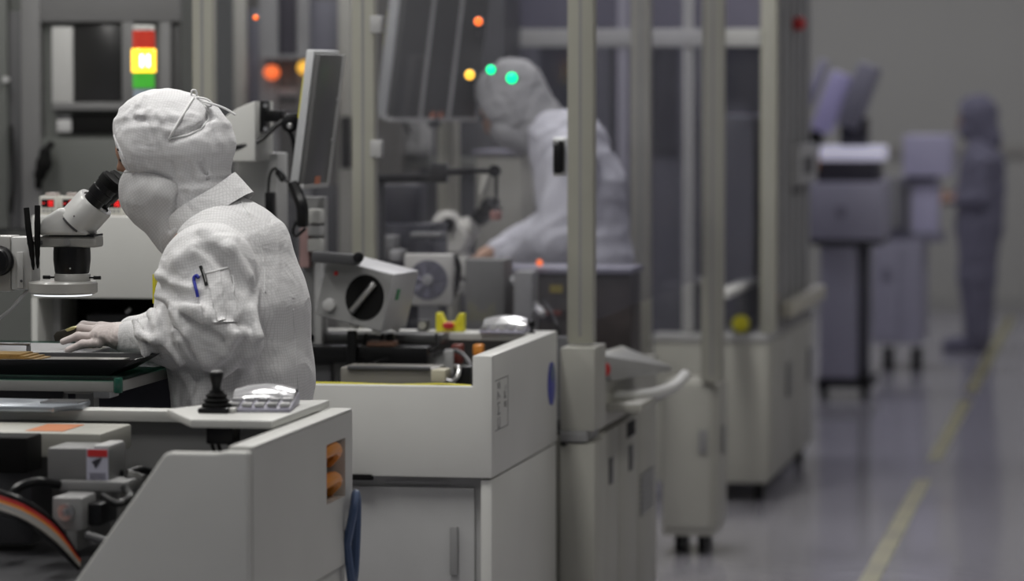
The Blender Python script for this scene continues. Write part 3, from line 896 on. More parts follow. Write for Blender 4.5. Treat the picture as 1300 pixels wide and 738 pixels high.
# white console on the left half, with three temperature controllers on top
qc = rect(40, 275, 250, 432, 9.42)
cn = thing('white_console', 'white sheet metal console with dark opening behind the microscope', 'console', ((qc[0] + qc[1]) / 2, 9.6, 0.70))
zo = P(0, 378, 9.42)[2]
bx('console_body', WHITE, cn, qc[0], qc[1], 9.42, 9.80, zo, qc[3], 0.006)
bx('side_post', WHITE, cn, qc[0], qc[0] + 0.017, 9.42, 9.80, 0.70, zo, 0.002)
bx('side_post', WHITE, cn, qc[1] - 0.02, qc[1], 9.42, 9.80, 0.70, zo, 0.002)
pb('inner_upright', LGREY, 58, 378, 76, 470, 9.55, 9.58, cn)
bx('opening_back', BLACKM, cn, qc[0] + 0.017, qc[1] - 0.02, 9.78, 9.80, 0.70, zo)
pb('inner_block', DGREY, 110, 400, 165, 470, 9.60, 9.70, cn)
MB().cyl(P(160, 397, 9.6), P(166, 392, 9.6), 0.006).build('inner_fitting', SILVER, cn)
# seven-segment digits
SEG = {'0': 'abcdef', '1': 'bc', '6': 'acdefg', '8': 'abcdefg', '-': 'g'}
def digits(txt, x0, z0, wd, ht, Y):
    mb = MB(); t = wd * 0.2
    for i, ch in enumerate(txt):
        x = x0 + i * wd * 1.45
        R_ = {'a': (x, x + wd, z0 + ht - t, z0 + ht), 'd': (x, x + wd, z0, z0 + t), 'g': (x, x + wd, z0 + ht / 2 - t / 2, z0 + ht / 2 + t / 2),
              'b': (x + wd - t, x + wd, z0 + ht / 2, z0 + ht), 'c': (x + wd - t, x + wd, z0, z0 + ht / 2),
              'f': (x, x + t, z0 + ht / 2, z0 + ht), 'e': (x, x + t, z0, z0 + ht / 2)}
        for s_ in SEG[ch]:
            a_ = R_[s_]; mb.box(a_[0], a_[1], Y - 0.0006, Y + 0.0004, a_[2], a_[3])
    return mb
for i, (x0, x1, txt, lab) in enumerate(((50, 71.5, '-18', 'small cream temperature controller with red digits, farthest left on the console'),
                                        (77, 98, '-16', 'small cream temperature controller half hidden by the microscope head'),
                                        (134, 156, '-18', 'small cream temperature controller with red digits beside the worker\'s mask'))):
    q = rect(x0, 247, x1, 273.5, 9.46); zt = qc[3]
    t = thing('temperature_controller', lab, 'controller', ((q[0] + q[1]) / 2, 9.48, zt), 'temperature controllers on the console')
    bx('case', mat('pale cream case', (0.62, 0.61, 0.56), .5), t, q[0], q[1], 9.46, 9.53, zt, zt + 0.049, 0.003)
    W_ = q[1] - q[0]
    bx('top_cap', mat('pinkish cap', (0.42, 0.36, 0.34), .5), t, q[0] + W_ * .28, q[1] - W_ * .1, 9.47, 9.51, zt + 0.049, zt + 0.057, 0.002)
    d = bx('display', BLACK, t, q[0] + W_ * .13, q[1] - W_ * .13, 9.4585, 9.461, zt + 0.020, zt + 0.041)
    digits(txt, q[0] + W_ * .18, zt + 0.023, W_ * .16, 0.015, 9.4580).build('red_digits', LEDR, d)
    for k in range(3):
        bx('button', GREY, t, q[0] + W_ * (.2 + .24 * k), q[0] + W_ * (.34 + .24 * k), 9.4575, 9.461, zt + 0.008, zt + 0.014)

# column that carries the near monitor
cl = thing('monitor_column', 'white and grey column with black swing arm behind the worker\'s hood', 'stand', (P(318, 300, 9.6)[0], 9.6, 0.70))
q = rect(324, 195, 345, 330, 9.6)
bx('post', LGREY, cl, q[0] - 0.06, q[1], 9.66, 9.78, 0.70, P(300, 195, 9.6)[2], 0.004)
pts = ((255, 205), (324, 205), (324, 128), (300, 138), (262, 165))
pts = [P(*p, 9.50) for p in pts]
hb = MB().prism([(p[0], p[2]) for p in pts], 9.50, 9.70).build('head_box', WHITE, cl, 0.004)
pb('bracket_plate', BLACK, 325, 128, 335, 168, 9.55, 9.62, cl, 0.003)
for yy in (134, 164):
    MB().cyl(P(337, yy, 9.545), P(337, yy, 9.530), 0.006).build('bolt', SILVER, cl)
pb('bracket_arm', BLACK, 334, 140, 357, 155, 9.55, 9.60, cl, 0.004)
MB().cyl(P(368, 157, 9.53), P(368, 157, 9.61), 0.023).build('swivel', BLACK, cl, 0.003)
MB().cyl(P(368, 160, 9.53), P(368, 160, 9.522), 0.008).build('bolt', SILVER, cl, 0.002)
pb('swing_arm', BLACK, 362, 144, 382, 164, 9.55, 9.59, cl, 0.004)
MB().tube([P(285, 190, 9.5), P(305, 186, 9.5), P(330, 178, 9.52), P(350, 160, 9.54), P(360, 152, 9.55)], 0.006, 8).build('cable', BLACK, cl)
MB().tube([P(358, 156, 9.54), P(370, 172, 9.54), P(374, 195, 9.54), P(372, 212, 9.54)], 0.006, 8).build('cable', BLACK, cl)
MB().tube([P(340, 262, 9.6), P(342, 225, 9.6), P(350, 214, 9.58), P(360, 226, 9.56), P(376, 240, 9.55)], 0.004, 8).build('cable', BLACK, cl)
MB().cyl(P(353, 218, 9.575), P(360, 228, 9.56), 0.010).build('cable_plug', BLACK, cl, 0.002)
pb('cable_box', BLACK, 336, 244, 346, 278, 9.58, 9.62, cl, 0.003)


def monitor(name, label, pc, wid, hei, thick, yaw, tilt, two=False):
    """flat monitor; its screen looks along local -x, then tilt about y and yaw about z"""
    t = thing(name, label, 'monitor', pc)
    M = np.array((Matrix.Rotation(yaw, 3, 'Z') @ Matrix.Rotation(tilt, 3, 'Y')))
    c = np.array(pc)
    T = lambda p: c + M @ np.array(p)
    h2, w2, t2 = hei / 2, wid / 2, thick / 2
    MB().obox(T((-t2 * 0.4, 0, 0)), (t2 * 0.6, w2, h2), M).build('bezel', mat('silver grey bezel', (0.58, 0.59, 0.60), .35, .3), t, 0.003)
    MB().obox(T((-t2 - 0.0005, 0, 0)), (0.001, w2 - 0.018, h2 - 0.02), M).build('screen', mat('dark screen', (0.02, 0.02, 0.025), 0.15), t)
    bk = MB().obox(T((t2 * 0.6, 0, 0)), (t2 * 0.4, w2 - 0.006, h2 - 0.008), M).build('back_shell', mat('translucent grey shell', (0.10, 0.10, 0.10), 0.35, var=0.1, scale=3), t, 0.003)
    for k in ((-0.33, 0.33) if two else (0.9,)):
        MB().obox(T((t2 + 0.002, k * w2, 0)), (0.003, 0.006, h2 * 0.96), M).build('rib', LGREY, bk)
    MB().obox(T((t2 + 0.0005, w2 * 0.05, -h2 + 0.02)), (0.0012, 0.025, 0.010), M).build('orange_label', mat('dull orange label', (0.55, 0.20, 0.12), 0.6), bk)
    MB().obox(T((t2 * 0.2, 0, -h2 + 0.005)), (t2 * 0.9, w2, 0.006), M).build('bottom_edge', LGREY, t, 0.002)
    for k in (-1, 1):
        MB().lathe(T((t2 * 1.0, w2 * 0.8, k * h2 * 0.3)), M @ np.array([1, 0, 0]), [(0, 0.005), (0.004, 0.004)], 10).build('screw', SILVER, bk)
    MB().obox(T((-t2 * 1.0, -w2 * 0.98, h2 * 0.3)), (0.0012, 0.002, h2 * 0.3), M).build('yellow_strip', YEL, t)
    return t, T


mo, T = monitor('monitor', 'flat monitor seen edge-on, held by the black swing arm', P(403, 151, 9.55), 0.25, 0.355, 0.036, rad(-2), rad(7.5))
MB().tube([T((-0.01, -0.12, -0.17)), P(383, 262, 9.4), P(384, 285, 9.42)], 0.016, 8).build('cable_bundle', BLACK, mo)
MB().tube([P(380, 275, 9.42), P(372, 292, 9.42), P(376, 300, 9.42), P(388, 290, 9.42)], 0.004, 8).build('cable', BLACK, mo)

# small white instrument left of the lamp box
ins = thing('valve_stack', 'pale valve unit with stacked white fittings right of the worker', 'valve unit', (P(395, 320, 9.7)[0], 9.72, 0.70))
pb('back_plate', GREY, 386, 250, 412, 470, 9.74, 9.78, ins)
for k, (y0, y1) in enumerate(((266, 284), (287, 300), (303, 320))):
    pb('fitting', WHITE if k != 1 else LGREY, 390, y0, 407, y1, 9.69, 9.74, ins, 0.005)
pb('pink_panel', mat('pink panel', (0.42, 0.27, 0.26), .5), 380, 290, 392, 340, 9.70, 9.74, ins)
pb('post', LGREY, 399, 320, 408, 480, 9.70, 9.73, ins)

# fibre lamp box, tilted, on the machine
lbp = P(462, 424, 9.55)
lp = thing('fibre_light_source', 'grey light source box with round black port, tilted over the bay', 'light source', lbp)
Mr = np.array(Matrix.Rotation(rad(-6), 3, 'Z') @ Matrix.Rotation(rad(13), 3, 'Y'))
cc = P(463, 372, 9.62)
T = lambda p: cc + Mr @ np.array(p)
hw, hd_, hh = 0.094, 0.105, 0.077
MB().obox(T((0, 0.02, 0)), (hw, hd_, hh), Mr).build('case', mat('case grey paint', (0.47, 0.47, 0.49), .45, var=.03), lp, 0.004)
yf = 0.02 - hd_
MB().obox(T((0.0, yf - 0.0015, 0)), (hw - 0.003, 0.0015, hh - 0.003), Mr).build('front_plate', GREY, lp)
nf = Mr @ np.array([0, -1, 0])
pt = MB().lathe(T((0.030, yf - 0.003, 0.0)), nf, [(0, 0.052), (0.002, 0.052)], 36, sq=(Mr @ np.array([0, 0, 1.0]), 1.14)).build('port', BLACKM, lp)
MB().cyl(T((0.006, yf - 0.012, -0.044)), T((0.050, yf - 0.012, 0.044)), 0.0085).build('light_guide', SILVER, pt, 0.002)
MB().lathe(T((-0.060, yf - 0.003, 0.042)), nf, [(0, 0.006), (0.004, 0.005)], 14).build('red_button', REDP, lp)
MB().lathe(T((-0.058, yf - 0.003, -0.042)), nf, [(0, 0.018), (0.012, 0.016), (0.014, 0.012)], 20).build('dimmer_knob', LGREY, lp)
MB().obox(T((hw + 0.001, -0.02, 0.02)), (0.001, 0.012, 0.014), Mr).build('green_mark', mat('green mark', (0.03, 0.25, 0.10), .5), lp)
for (x, y) in ((0.01, -0.06), (0.072, -0.06), (0.0, 0.1), (0.072, 0.1)):
    MB().cyl(T((x, y, -hh)), T((x, y, -hh - 0.012)), 0.012).build('foot', WHITE, lp)
cl_ = MB().obox(P(427, 328, 9.50), (0.062, 0.02, 0.014), np.array(Matrix.Rotation(rad(4), 3, 'Y'))).build('clamp_bar', DGREY, lp, 0.005)
MB().cyl(P(455, 327, 9.49), P(455, 327, 9.45), 0.014).build('clamp_knob', BLACK, cl_, 0.002)
pb('mount_rod', BLACK, 440, 420, 452, 470, 9.60, 9.62, lp)
pb('mount_rod', BLACK, 490, 424, 500, 470, 9.66, 9.68, lp)

# yellow bracket with a red stop button
q = P(572, 416, 9.95)
es = thing('stop_button', 'red stop button in a yellow forked guard on the machine rim', 'stop button', (q[0], 9.95, H))
pts = [P(*p, 9.95) for p in ((555, 417), (590, 417), (590, 394), (584, 394), (579, 405), (566, 405), (561, 393), (555, 393))]
zz = H - min(p[2] for p in pts)
MB().prism([(p[0], p[2] + zz) for p in pts], 9.93, 9.97).build('guard', YEL, es, 0.002)
MB().lathe((q[0], 9.925, H + 0.018), (0, -1, 0), [(0, 0.016), (0.008, 0.016), (0.012, 0.011)], 20, sq=((0, 0, 1), 0.6)).build('button', REDP, es)
# small cream plug
q = P(537, 410, 9.96)
t = thing('round_plug', 'small cream round plug standing on the rim left of the yellow guard', 'plug', (q[0], 9.96, H))
MB().box(q[0] - 0.014, q[0] + 0.014, 9.95, 9.985, H, H + 0.03).build('body', DGREY, t, 0.002)
MB().lathe((q[0], 9.95, H + 0.016), (0, -1, 0), [(0, 0.010), (0.006, 0.010), (0.006, 0.004), (0.002, 0.004)], 16).build('ring', CREAM, t)
q = P(641, 420, 9.93); q[2] = H
keypad('keypad', 'pale keypad with shiny bowed cover on the far rim beside a black knob', q, rad(0), 0.06, 0.055)
q = P(670, 420, 9.86)
t = thing('black_knob', 'small black knob standing on the rim beside the far keypad', 'knob', (q[0], 9.92, H))
MB().lathe((q[0], 9.92, H), (0, 0, 1), [(0, 0.010), (0.004, 0.010), (0.005, 0.004), (0.016, 0.004), (0.017, 0.009), (0.030, 0.009), (0.033, 0.006)], 16).build('knob', BLACK, t)

# =================================================================== glass enclosure behind the second machine
XE = -1.575
YE = 10.15
ZT = 2.75
e1 = thing('glass_enclosure', 'cream framed clear enclosure whose glass door has a black pull handle', 'enclosure', (-2.2, 11.6, 0))
def post(px0, px1, Y, parent, z0=0.60, z1=ZT, m=POST, d=0.06):
    a = P(px0, 300, Y)[0]; b = P(px1, 300, Y)[0]
    p_ = bx('post', m, parent, a, b, Y, Y + d, z0, z1, 0.004)
    bx('groove', GREY, p_, (a + b) / 2 - 0.004, (a + b) / 2 + 0.004, Y - 0.0008, Y + 0.002, z0 + 0.02, z1)
    return a, b
pA = post(245, 270, YE, e1, 0.0)
pB = post(447, 475, YE, e1, 0.0)
pC = post(720, 753, YE, e1, 0.92)
pD = post(890, 918, 12.86, e1, 0.605)
pE = post(800, 825, 12.86, e1, 0.62)
pF = post(555, 580, 12.9, e1, 0.0)
for (a, b) in ((pA, pB), (pB, pC)):
    bx('top_rail', POST, e1, a[1], b[0], YE + 0.005, YE + 0.055, ZT - 0.06, ZT, 0.004)
    bx('glass_pane', GLASS, e1, a[1] - 0.004, b[0] + 0.004, YE + 0.027, YE + 0.033, 0.72 if b is pC else 0.10, ZT - 0.06)
bx('top_rail', POST, e1, XE - 0.055, XE - 0.005, YE + 0.06, 12.86, ZT - 0.06, ZT, 0.004)
bx('glass_pane', GLASSF, e1, XE - 0.033, XE - 0.027, YE + 0.06, 12.86, 0.97, ZT - 0.06)
# black pull handle on the glass door
q = rect(699, 178, 715, 222, YE)
hn = bx('pull_handle', BLACK, e1, q[0] + 0.008, q[1], YE - 0.012, YE + 0.027, q[2] + 0.004, q[3], 0.006)
bx('handle_rim', ALU, hn, q[0] + 0.002, q[1] + 0.006, YE + 0.020, YE + 0.027, q[2] - 0.004, q[3] + 0.008, 0.004)
MB().lathe(((q[0] + q[1]) / 2, YE - 0.012, q[3] - 0.008), (0, -1, 0), [(0, 0.005), (0.004, 0.004)], 12).build('handle_screw', SILVER, hn)
for yy in (20, 178):
    p_ = rect(470, yy, 484, yy + 22, YE)
    bx('hinge', LGREY, e1, p_[0], p_[1], YE - 0.006, YE + 0.03, p_[2], p_[3], 0.003)

# glowing discs added on the glass for the spots of coloured light
for (px, py, Y, r, m, lab) in ((595, 95, 10.15, 0.015, PYEL, 'round glowing yellow light spot left of the two green ones'),
                              (622, 88.5, 10.15, 0.014, PGRN, 'glowing green light spot, higher of the two in front of the grey hood'),
                              (648.5, 99, 10.15, 0.017, PGRN, 'glowing green light spot, lower of the two in front of the grey hood'),
                              (606, 27, 10.15, 0.013, PORG, 'glowing orange light spot above the green ones beside the dark monitor'),
                              (323, 22, 10.15, 0.008, PORG, 'tiny glowing orange light spot high on the left glass pane')):
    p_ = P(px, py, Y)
    t = thing('glow_spot', lab, 'lamp', p_, 'light spots on the enclosure glass')
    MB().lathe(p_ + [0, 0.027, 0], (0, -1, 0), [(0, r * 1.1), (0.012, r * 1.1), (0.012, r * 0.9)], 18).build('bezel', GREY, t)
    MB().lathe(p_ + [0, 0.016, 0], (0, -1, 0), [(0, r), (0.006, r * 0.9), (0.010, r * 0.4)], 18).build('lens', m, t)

# cream column cabinet under the corner post
cc_ = thing('corner_cabinet', 'narrow cream cabinet under the enclosure corner post', 'cabinet', (-1.62, 10.12, 0))
q = rect(711, 446, 755, 700, 10.06)
bx('upper_body', CREAM, cc_, q[0], q[1], 10.06, 10.26, 0.69, 0.915, 0.003)
bx('grey_band', GREY, cc_, q[0], q[1] - 0.02, 10.055, 10.26, 0.66, 0.69, 0.001)
bx('lower_body', CREAM, cc_, q[0], q[1], 10.06, 10.26, 0.0, 0.655, 0.003)
pb('black_tab', BLACKM, 711, 562, 718, 566, 10.05, 10.06, cc_, 0)

# third machine, inside the enclosure
m3 = thing('bonding_machine', 'cream machine inside the glass enclosure with a slotted vent in its side', 'machine', (-2.3, 10.9, 0))
bx('base_cabinet', CREAM, m3, -3.05, XE - 0.012, 10.28, 11.44, 0.06, 0.66)
bx('side_wall', CREAM, m3, XE - 0.05, XE, 10.27, 11.46, 0.672, 0.80, 0.003)
bx('deck', DGREY, m3, -3.05, XE - 0.05, 10.27, 11.46, 0.67, 0.70)
bx('front_wall', GREY, m3, -3.05, XE - 0.05, 10.27, 10.30, 0.70, 0.93)
ys = (10.27, 10.66, 11.05, 11.46)
for k in range(3):
    d = bx('side_door', CREAM, m3, XE - 0.012, XE, ys[k] + 0.006, ys[k + 1] - 0.006, 0.09, 0.655, 0.003)
    if k < 2:
        bx('recessed_pull', DGREY, d, XE - 0.001, XE + 0.003, ys[k] + 0.20, ys[k] + 0.27, 0.50, 0.575, 0.002)
    else:
        vt = bx('vent', DGREY, d, XE - 0.001, XE + 0.0015, ys[k] + 0.05, ys[k] + 0.33, 0.34, 0.465)
        for i in range(7):
            bx('vent_slat', LGREY, vt, XE, XE + 0.006, ys[k] + 0.05, ys[k] + 0.33, 0.346 + i * 0.0175, 0.353 + i * 0.0175)
bx('cable_cutout', BLACKM, m3, XE - 0.001, XE + 0.002, 10.82, 10.98, 0.60, 0.645)
# pull-out tray with keyboard and grip
tr3 = bx('pull_out_tray', CREAM, m3, XE, XE + 0.10, 10.42, 10.95, 0.71, 0.735, 0.004)
v = [(XE - 0.04, 10.40, 0.80), (XE + 0.02, 10.40, 0.80), (XE + 0.11, 10.98, 0.785), (XE - 0.04, 10.98, 0.80),
     (XE - 0.04, 10.40, 0.875), (XE + 0.0, 10.40, 0.87), (XE + 0.11, 10.98, 0.80), (XE - 0.04, 10.98, 0.86)]
MB().add(v, [(0, 3, 2, 1), (4, 5, 6, 7), (0, 1, 5, 4), (1, 2, 6, 5), (2, 3, 7, 6), (3, 0, 4, 7)]).build('sloped_console', mat('pale grey cover', (0.33, 0.33, 0.32), .35), m3, 0.004)
MB().tube([(XE - 0.01, 10.55, 0.745), (XE + 0.05, 10.60, 0.742), (XE + 0.10, 10.72, 0.742), (XE + 0.135, 10.86, 0.752), (XE + 0.15, 10.97, 0.775)], 0.017, 10).build('white_grip', WHITE, m3)
MB().lathe((XE + 0.001, 10.36, 0.835), (1, -0.5, 0), [(0, 0.018), (0.012, 0.018), (0.016, 0.012)], 18).build('red_button', REDP, m3)
bx('button_box', CREAM, m3, XE - 0.05, XE + 0.002, 10.28, 10.40, 0.80, 0.90, 0.003)
# dark equipment on its deck
pb('dark_module', mat('dark brown module', (0.035, 0.028, 0.028), .5, var=.3, scale=15), 606, 347, 800, 500, 11.20, 11.42, m3)
pb('yellow_mark', mat('dull yellow mark', (0.25, 0.20, 0.03), .5), 698, 362, 714, 372, 11.19, 11.20, m3, 0)
pb('red_mark', mat('dull red mark', (0.2, 0.05, 0.04), .5), 690, 395, 712, 400, 11.19, 11.20, m3, 0)
pb('module_top', LAVD, 600, 341, 802, 347, 11.18, 11.44, m3)
MB().tube([P(640, 345, 11.1), P(665, 372, 11.0), P(690, 400, 10.9)], 0.010, 8).build('pale_pipe', LGREY, m3)
MB().tube([P(690, 380, 10.9), P(705, 408, 10.8), P(714, 430, 10.8)], 0.006, 8).build('black_lever', BLACK, m3)
pb('grey_block', mat('grey block', (0.15, 0.15, 0.145), .5), 590, 330, 640, 470, 10.95, 11.10, m3)
pb('grey_block', GREY, 652, 345, 676, 470, 10.90, 11.0, m3)
pb('dark_block', mat('dark blue module', (0.022, 0.022, 0.032), .5, var=.3, scale=12), 478, 285, 548, 470, 11.15, 11.40, m3)
pb('dark_block', mat('dark blue module', (0.02, 0.02, 0.03), .5), 470, 236, 530, 290, 11.25, 11.4, m3)
pb('steel_piece', GREY, 484, 300, 500, 330, 11.05, 11.15, m3)
pb('steel_piece', LGREY, 495, 318, 508, 332, 11.0, 11.1, m3)
pb('steel_piece', GREY, 520, 296, 560, 302, 11.05, 11.12, m3)
MB().cyl(P(470, 227, 11.0), P(562, 225, 11.0), 0.012).build('black_bar', BLACK, m3)
MB().cyl(P(560, 219, 11.0), P(602, 217, 11.0), 0.010).build('black_bar', BLACK, m3)
pb('bar_clamp', BLACK, 546, 208, 566, 232, 10.98, 11.03, m3)
MB().lathe(P(629, 217, 10.99), (0, -1, 0), [(0, 0.018), (0.02, 0.018)], 16).build('bar_knob', BLACK, m3)
MB().cyl(P(602, 217, 11.0), P(630, 217, 11.0), 0.008).build('black_bar', BLACK, m3)
MB().cyl(P(630, 217, 11.0), P(630, 258, 11.0), 0.005).build('drop_rod', BLACK, m3)
MB().lathe(P(630, 256, 10.99), (0, -1, 0), [(0, 0.012), (0.02, 0.012)], 16).build('rod_knob', BLACK, m3)
MB().lathe(P(612, 247, 11.0), (0.25, 0, 1), [(0, 0.012), (0.05, 0.014), (0.06, 0.010)], 14).build('pale_bottle', CREAM, m3)
MB().cyl(P(484, 227, 11.02), P(484, 500, 11.02), 0.012).build('bar_stand', DGREY, m3)
pb('pink_block', mat('pink block', (0.42, 0.20, 0.17), .5), 622, 268, 634, 280, 11.0, 11.05, m3)
MB().lathe(P(685, 334, 11.17), (0, -1, 0), [(0, 0.010), (0.008, 0.008)], 14).build('orange_glow_spot', PORG, m3)  # glowing disc added for the orange light spot here

CREAM2 = mat('cream enamel', (0.62, 0.61, 0.57), .4, var=.03)
# cooling fan unit
fq = rect(513, 323, 574, 388, 10.62)
fn = thing('fan_unit', 'square cream cooling fan with round dark grille', 'fan', ((fq[0] + fq[1]) / 2, 10.66, 0.70))
bx('frame', CREAM2, fn, fq[0], fq[1], 10.62, 10.66, fq[2], fq[3], 0.006)
fc = np.array([(fq[0] + fq[1]) / 2, 10.62, (fq[2] + fq[3]) / 2])
MB().lathe(fc, (0, -1, 0), [(0, 0.057), (0.0015, 0.057)], 32).build('dark_opening', BGREY, fn)
for k in range(7):
    g = k * 2 * math.pi / 7
    d = np.array([math.cos(g), 0, math.sin(g)]); e = np.array([-math.sin(g), 0, math.cos(g)])
    MB().add([fc + [0, -.003, 0] + d * .012, fc + [0, -.003, 0] + d * .05 - e * .004, fc + [0, -.006, 0] + d * .052 + e * .016, fc + [0, -.006, 0] + d * .014 + e * .010,
              fc + [0, -.002, 0] + d * .012, fc + [0, -.002, 0] + d * .05 - e * .004, fc + [0, -.005, 0] + d * .052 + e * .016, fc + [0, -.005, 0] + d * .014 + e * .010],
             [(0, 1, 2, 3), (7, 6, 5, 4), (0, 4, 5, 1), (1, 5, 6, 2), (2, 6, 7, 3), (3, 7, 4, 0)]).build('blade', LAVD, fn)
MB().lathe(fc, (0, -1, 0), [(0.002, 0.016), (0.010, 0.015), (0.011, 0.010)], 20).build('hub', LGREY, fn)
bx('stand', GREY, fn, fc[0] - 0.03, fc[0] + 0.03, 10.625, 10.655, 0.70, fq[2])
bx('stand_foot', GREY, fn, fc[0] - 0.06, fc[0] + 0.06, 10.60, 10.68, 0.70, 0.712)
MB().tube([P(576, 325, 10.7), P(582, 340, 10.7), P(578, 365, 10.7), P(572, 380, 10.7)], 0.010, 8).build('black_hose', BLACK, fn)

# the second microscope, blurred
CREAM2 = mat('cream enamel', (0.62, 0.61, 0.57), .4, var=.03)
YN = 11.95
m_ = thing('stereo_microscope', 'blurred cream microscope with black side knob behind the glass door', 'microscope', (P(570, 400, YN)[0], YN, 0.0))
pts = [P(*p, YN) for p in ((543, 322), (546, 300), (552, 280), (560, 268), (575, 268), (584, 280), (600, 300), (590, 322))]
MB().prism([(p[0], p[2]) for p in pts], YN - 0.06, YN + 0.06).build('head_housing', CREAM2, m_, 0.012, 3)
a = P(585, 298, YN); b = P(612, 277, YN)
MB().lathe(a, b - a, [(0, 0.036), (0.05, 0.036), (0.055, 0.03)], 24, sq=((0, 1, 0), 1.4)).build('prism_ring', CREAM2, m_)
for dy in (-0.032, 0.032):
    MB().lathe(b + [-.015, dy, -0.01], (b - a) + np.array([0, 0, .02]), [(0, 0.024), (0.05, 0.024), (0.052, 0.03), (0.08, 0.03)], 20).build('eyepiece_tube', BLACK, m_)
MB().lathe(P(571, 284, YN - 0.06), (0, -1, 0), [(0, 0.021), (0.03, 0.021), (0.033, 0.017)], 20).build('side_knob', BLACK, m_)
pb('zoom_body', CREAM2, 543, 322, 592, 352, YN - 0.05, YN + 0.05, m_, 0.01)
MB().lathe(P(567, 372, YN), (0, 0, 1), [(0, 0.075), (0.03, 0.075), (0.045, 0.06)], 28).build('ring_light', SCOPEG, m_)
MB().cyl(P(530, 700, YN), P(530, 260, YN), 0.02).build('pillar', LGREY, m_)
pb('head_arm', SCOPEG, 520, 326, 545, 340, YN - 0.03, YN + 0.03, m_)

# pale console beside the second worker
q = rect(604, 196, 662, 345, 13.0)
t = thing('white_console', 'cream upright console panel left of the second worker', 'console', ((q[0] + q[1]) / 2, 13.1, 0))
bx('panel', CREAM, t, q[0], q[1], 13.0, 13.3, q[2], q[3], 0.006)
bx('panel_top', LAVD, t, q[0] - 0.01, q[1] + 0.01, 12.98, 13.32, q[3], q[3] + 0.012, 0.003)
bx('pedestal', GREY, t, q[0] + 0.02, q[1] - 0.02, 13.03, 13.27, 0.0, q[2])

# second monitor, its back to us
mo2, T2 = monitor('monitor', 'large dark monitor back with two pale ribs, top cut by the picture edge', P(551, 66, 12.15), 0.36, 0.445, 0.08, rad(-40), rad(11), two=True)
MB().cyl(P(567, 125, 12.5), (P(567, 125, 12.5)[0], 12.5, 0.0), 0.028).build('stand_pole', POST, mo2)
pb('cable_box', DGREY, 543, 136, 556, 162, 12.15, 12.2, mo2)
MB().tube([P(566, 130, 12.5), P(560, 110, 12.35), P(556, 100, 12.25)], 0.02, 8).build('swing_arm', DGREY, mo2)

# =================================================================== signal tower behind the hood
YS = 10.75
b0 = P(182.5, 120, YS)
st = thing('signal_tower', 'red, lit yellow and green signal tower above the near worker\'s hood', 'signal light', (b0[0], YS, 0.70))
u = b0[2] - P(182.5, 121, YS)[2]
def seg(name, m, y0, y1, r):
    a = P(182.5, y1, YS)
    return MB().lathe(a, (0, 0, 1), [(0, r - 0.002), (0.002, r), ((y1 - y0) * u - 0.002, r), ((y1 - y0) * u, r - 0.002)], 28).build(name, m, st)
MB().cyl((b0[0], YS, 0.70), P(182.5, 122, YS), 0.012).build('pole', ALU, st)
seg('base_ring', mat('pale blue base', (0.35, 0.42, 0.50), .4), 112, 124, 0.030)
seg('green_lens', LGRN, 92, 112, 0.0325)
ye = seg('yellow_lens', LYEL, 62, 92, 0.0365)
for k in (-1, 0, 1):
    a = P(182.5, 85, YS) + np.array([k * 0.017 + 0.004, -0.0345 + abs(k) * 0.006, 0])
    MB().box(a[0] - 0.005, a[0] + 0.005, a[1] - 0.003, a[1] + 0.003, a[2], a[2] + 0.036).build('lit_filament', LHOT, ye, 0.002)
seg('red_lens', LRED, 39, 62, 0.0335)
seg('cap', WHITE, 32, 39, 0.0325)

# =================================================================== tall equipment at the back left
CABG = mat('cabinet grey', (0.155, 0.155, 0.155), .5)
CABP = mat('cabinet panel grey', (0.10, 0.105, 0.098), .5)
YL = 11.62
tk = thing('equipment_cabinet', 'tall grey cabinet with black window at the upper left edge', 'cabinet', (-3.5, 11.9, 0))
ql = rect(-60, 10, 228, 300, YL)
bx('body', CABP, tk, ql[0], ql[1], YL + 0.02, 12.3, 0.0, 2.45)
def ff(name, m, x0, y0, x1, y1, d=0.02, parent=tk):
    return pb(name, m, x0, y0, x1, y1, YL + 0.02 - d, YL + 0.021, parent, 0.003)
ff('frame_upright', CABG, 28, -60, 50, 290, 0.03)
ff('frame_rail', CABG, 50, -60, 228, 28, 0.025)
ff('pale_strip', mat('pale strip', (0.42, 0.42, 0.41), .5), 66, 34, 92, 138, 0.02)
ff('black_window', mat('black window', (0.018, 0.018, 0.018), .25), 94, 31, 155, 129, 0.012)
ff('window_frame', CABG, 155, 28, 170, 140, 0.03)
ff('window_sill', CABG, 66, 130, 160, 140, 0.028)
ff('black_slot', BLACKM, 90, 144, 148, 170, 0.012)
ff('slot_tab', DGREY, 72, 146, 90, 151, 0.02)
ff('pale_block', LGREY, 72, 152, 90, 168, 0.02)
ff('frame_upright', CABG, 203, 28, 216, 290, 0.03)
ff('side_panel', mat('dark panel', (0.05, 0.05, 0.05), .5), 218, 30, 228, 290, 0.01)
ff('lower_panel', CABP, 52, 176, 200, 300, 0.02)
ff('frame_upright', CABP, -60, -60, 8, 290, 0.03)
ff('door_panel', mat('dark grey door', (0.075, 0.075, 0.078), .5), 9, 14, 27, 290, 0.012)
MB().lathe(P(9, 101, YL - 0.012), (0, -1, 0), [(0, 0.010), (0.02, 0.010)], 14).build('round_knob', LGREY, tk)
MB().tube([P(66, 182, YL - 0.03), P(58, 192, YL - 0.05), P(56, 208, YL - 0.05), P(50, 225, YL - 0.04), P(48, 240, YL - 0.03)], [0.012, 0.02, 0.026, 0.02, 0.012, .008], 8).build('black_cable_bundle', BLACKM, tk)
MB().tube([P(14, 160, YL - 0.02), P(15, 185, YL - 0.04), P(18, 230, YL - 0.04), P(14, 270, YL - .02)], 0.006, 8).build('cable', BLACKM, tk)

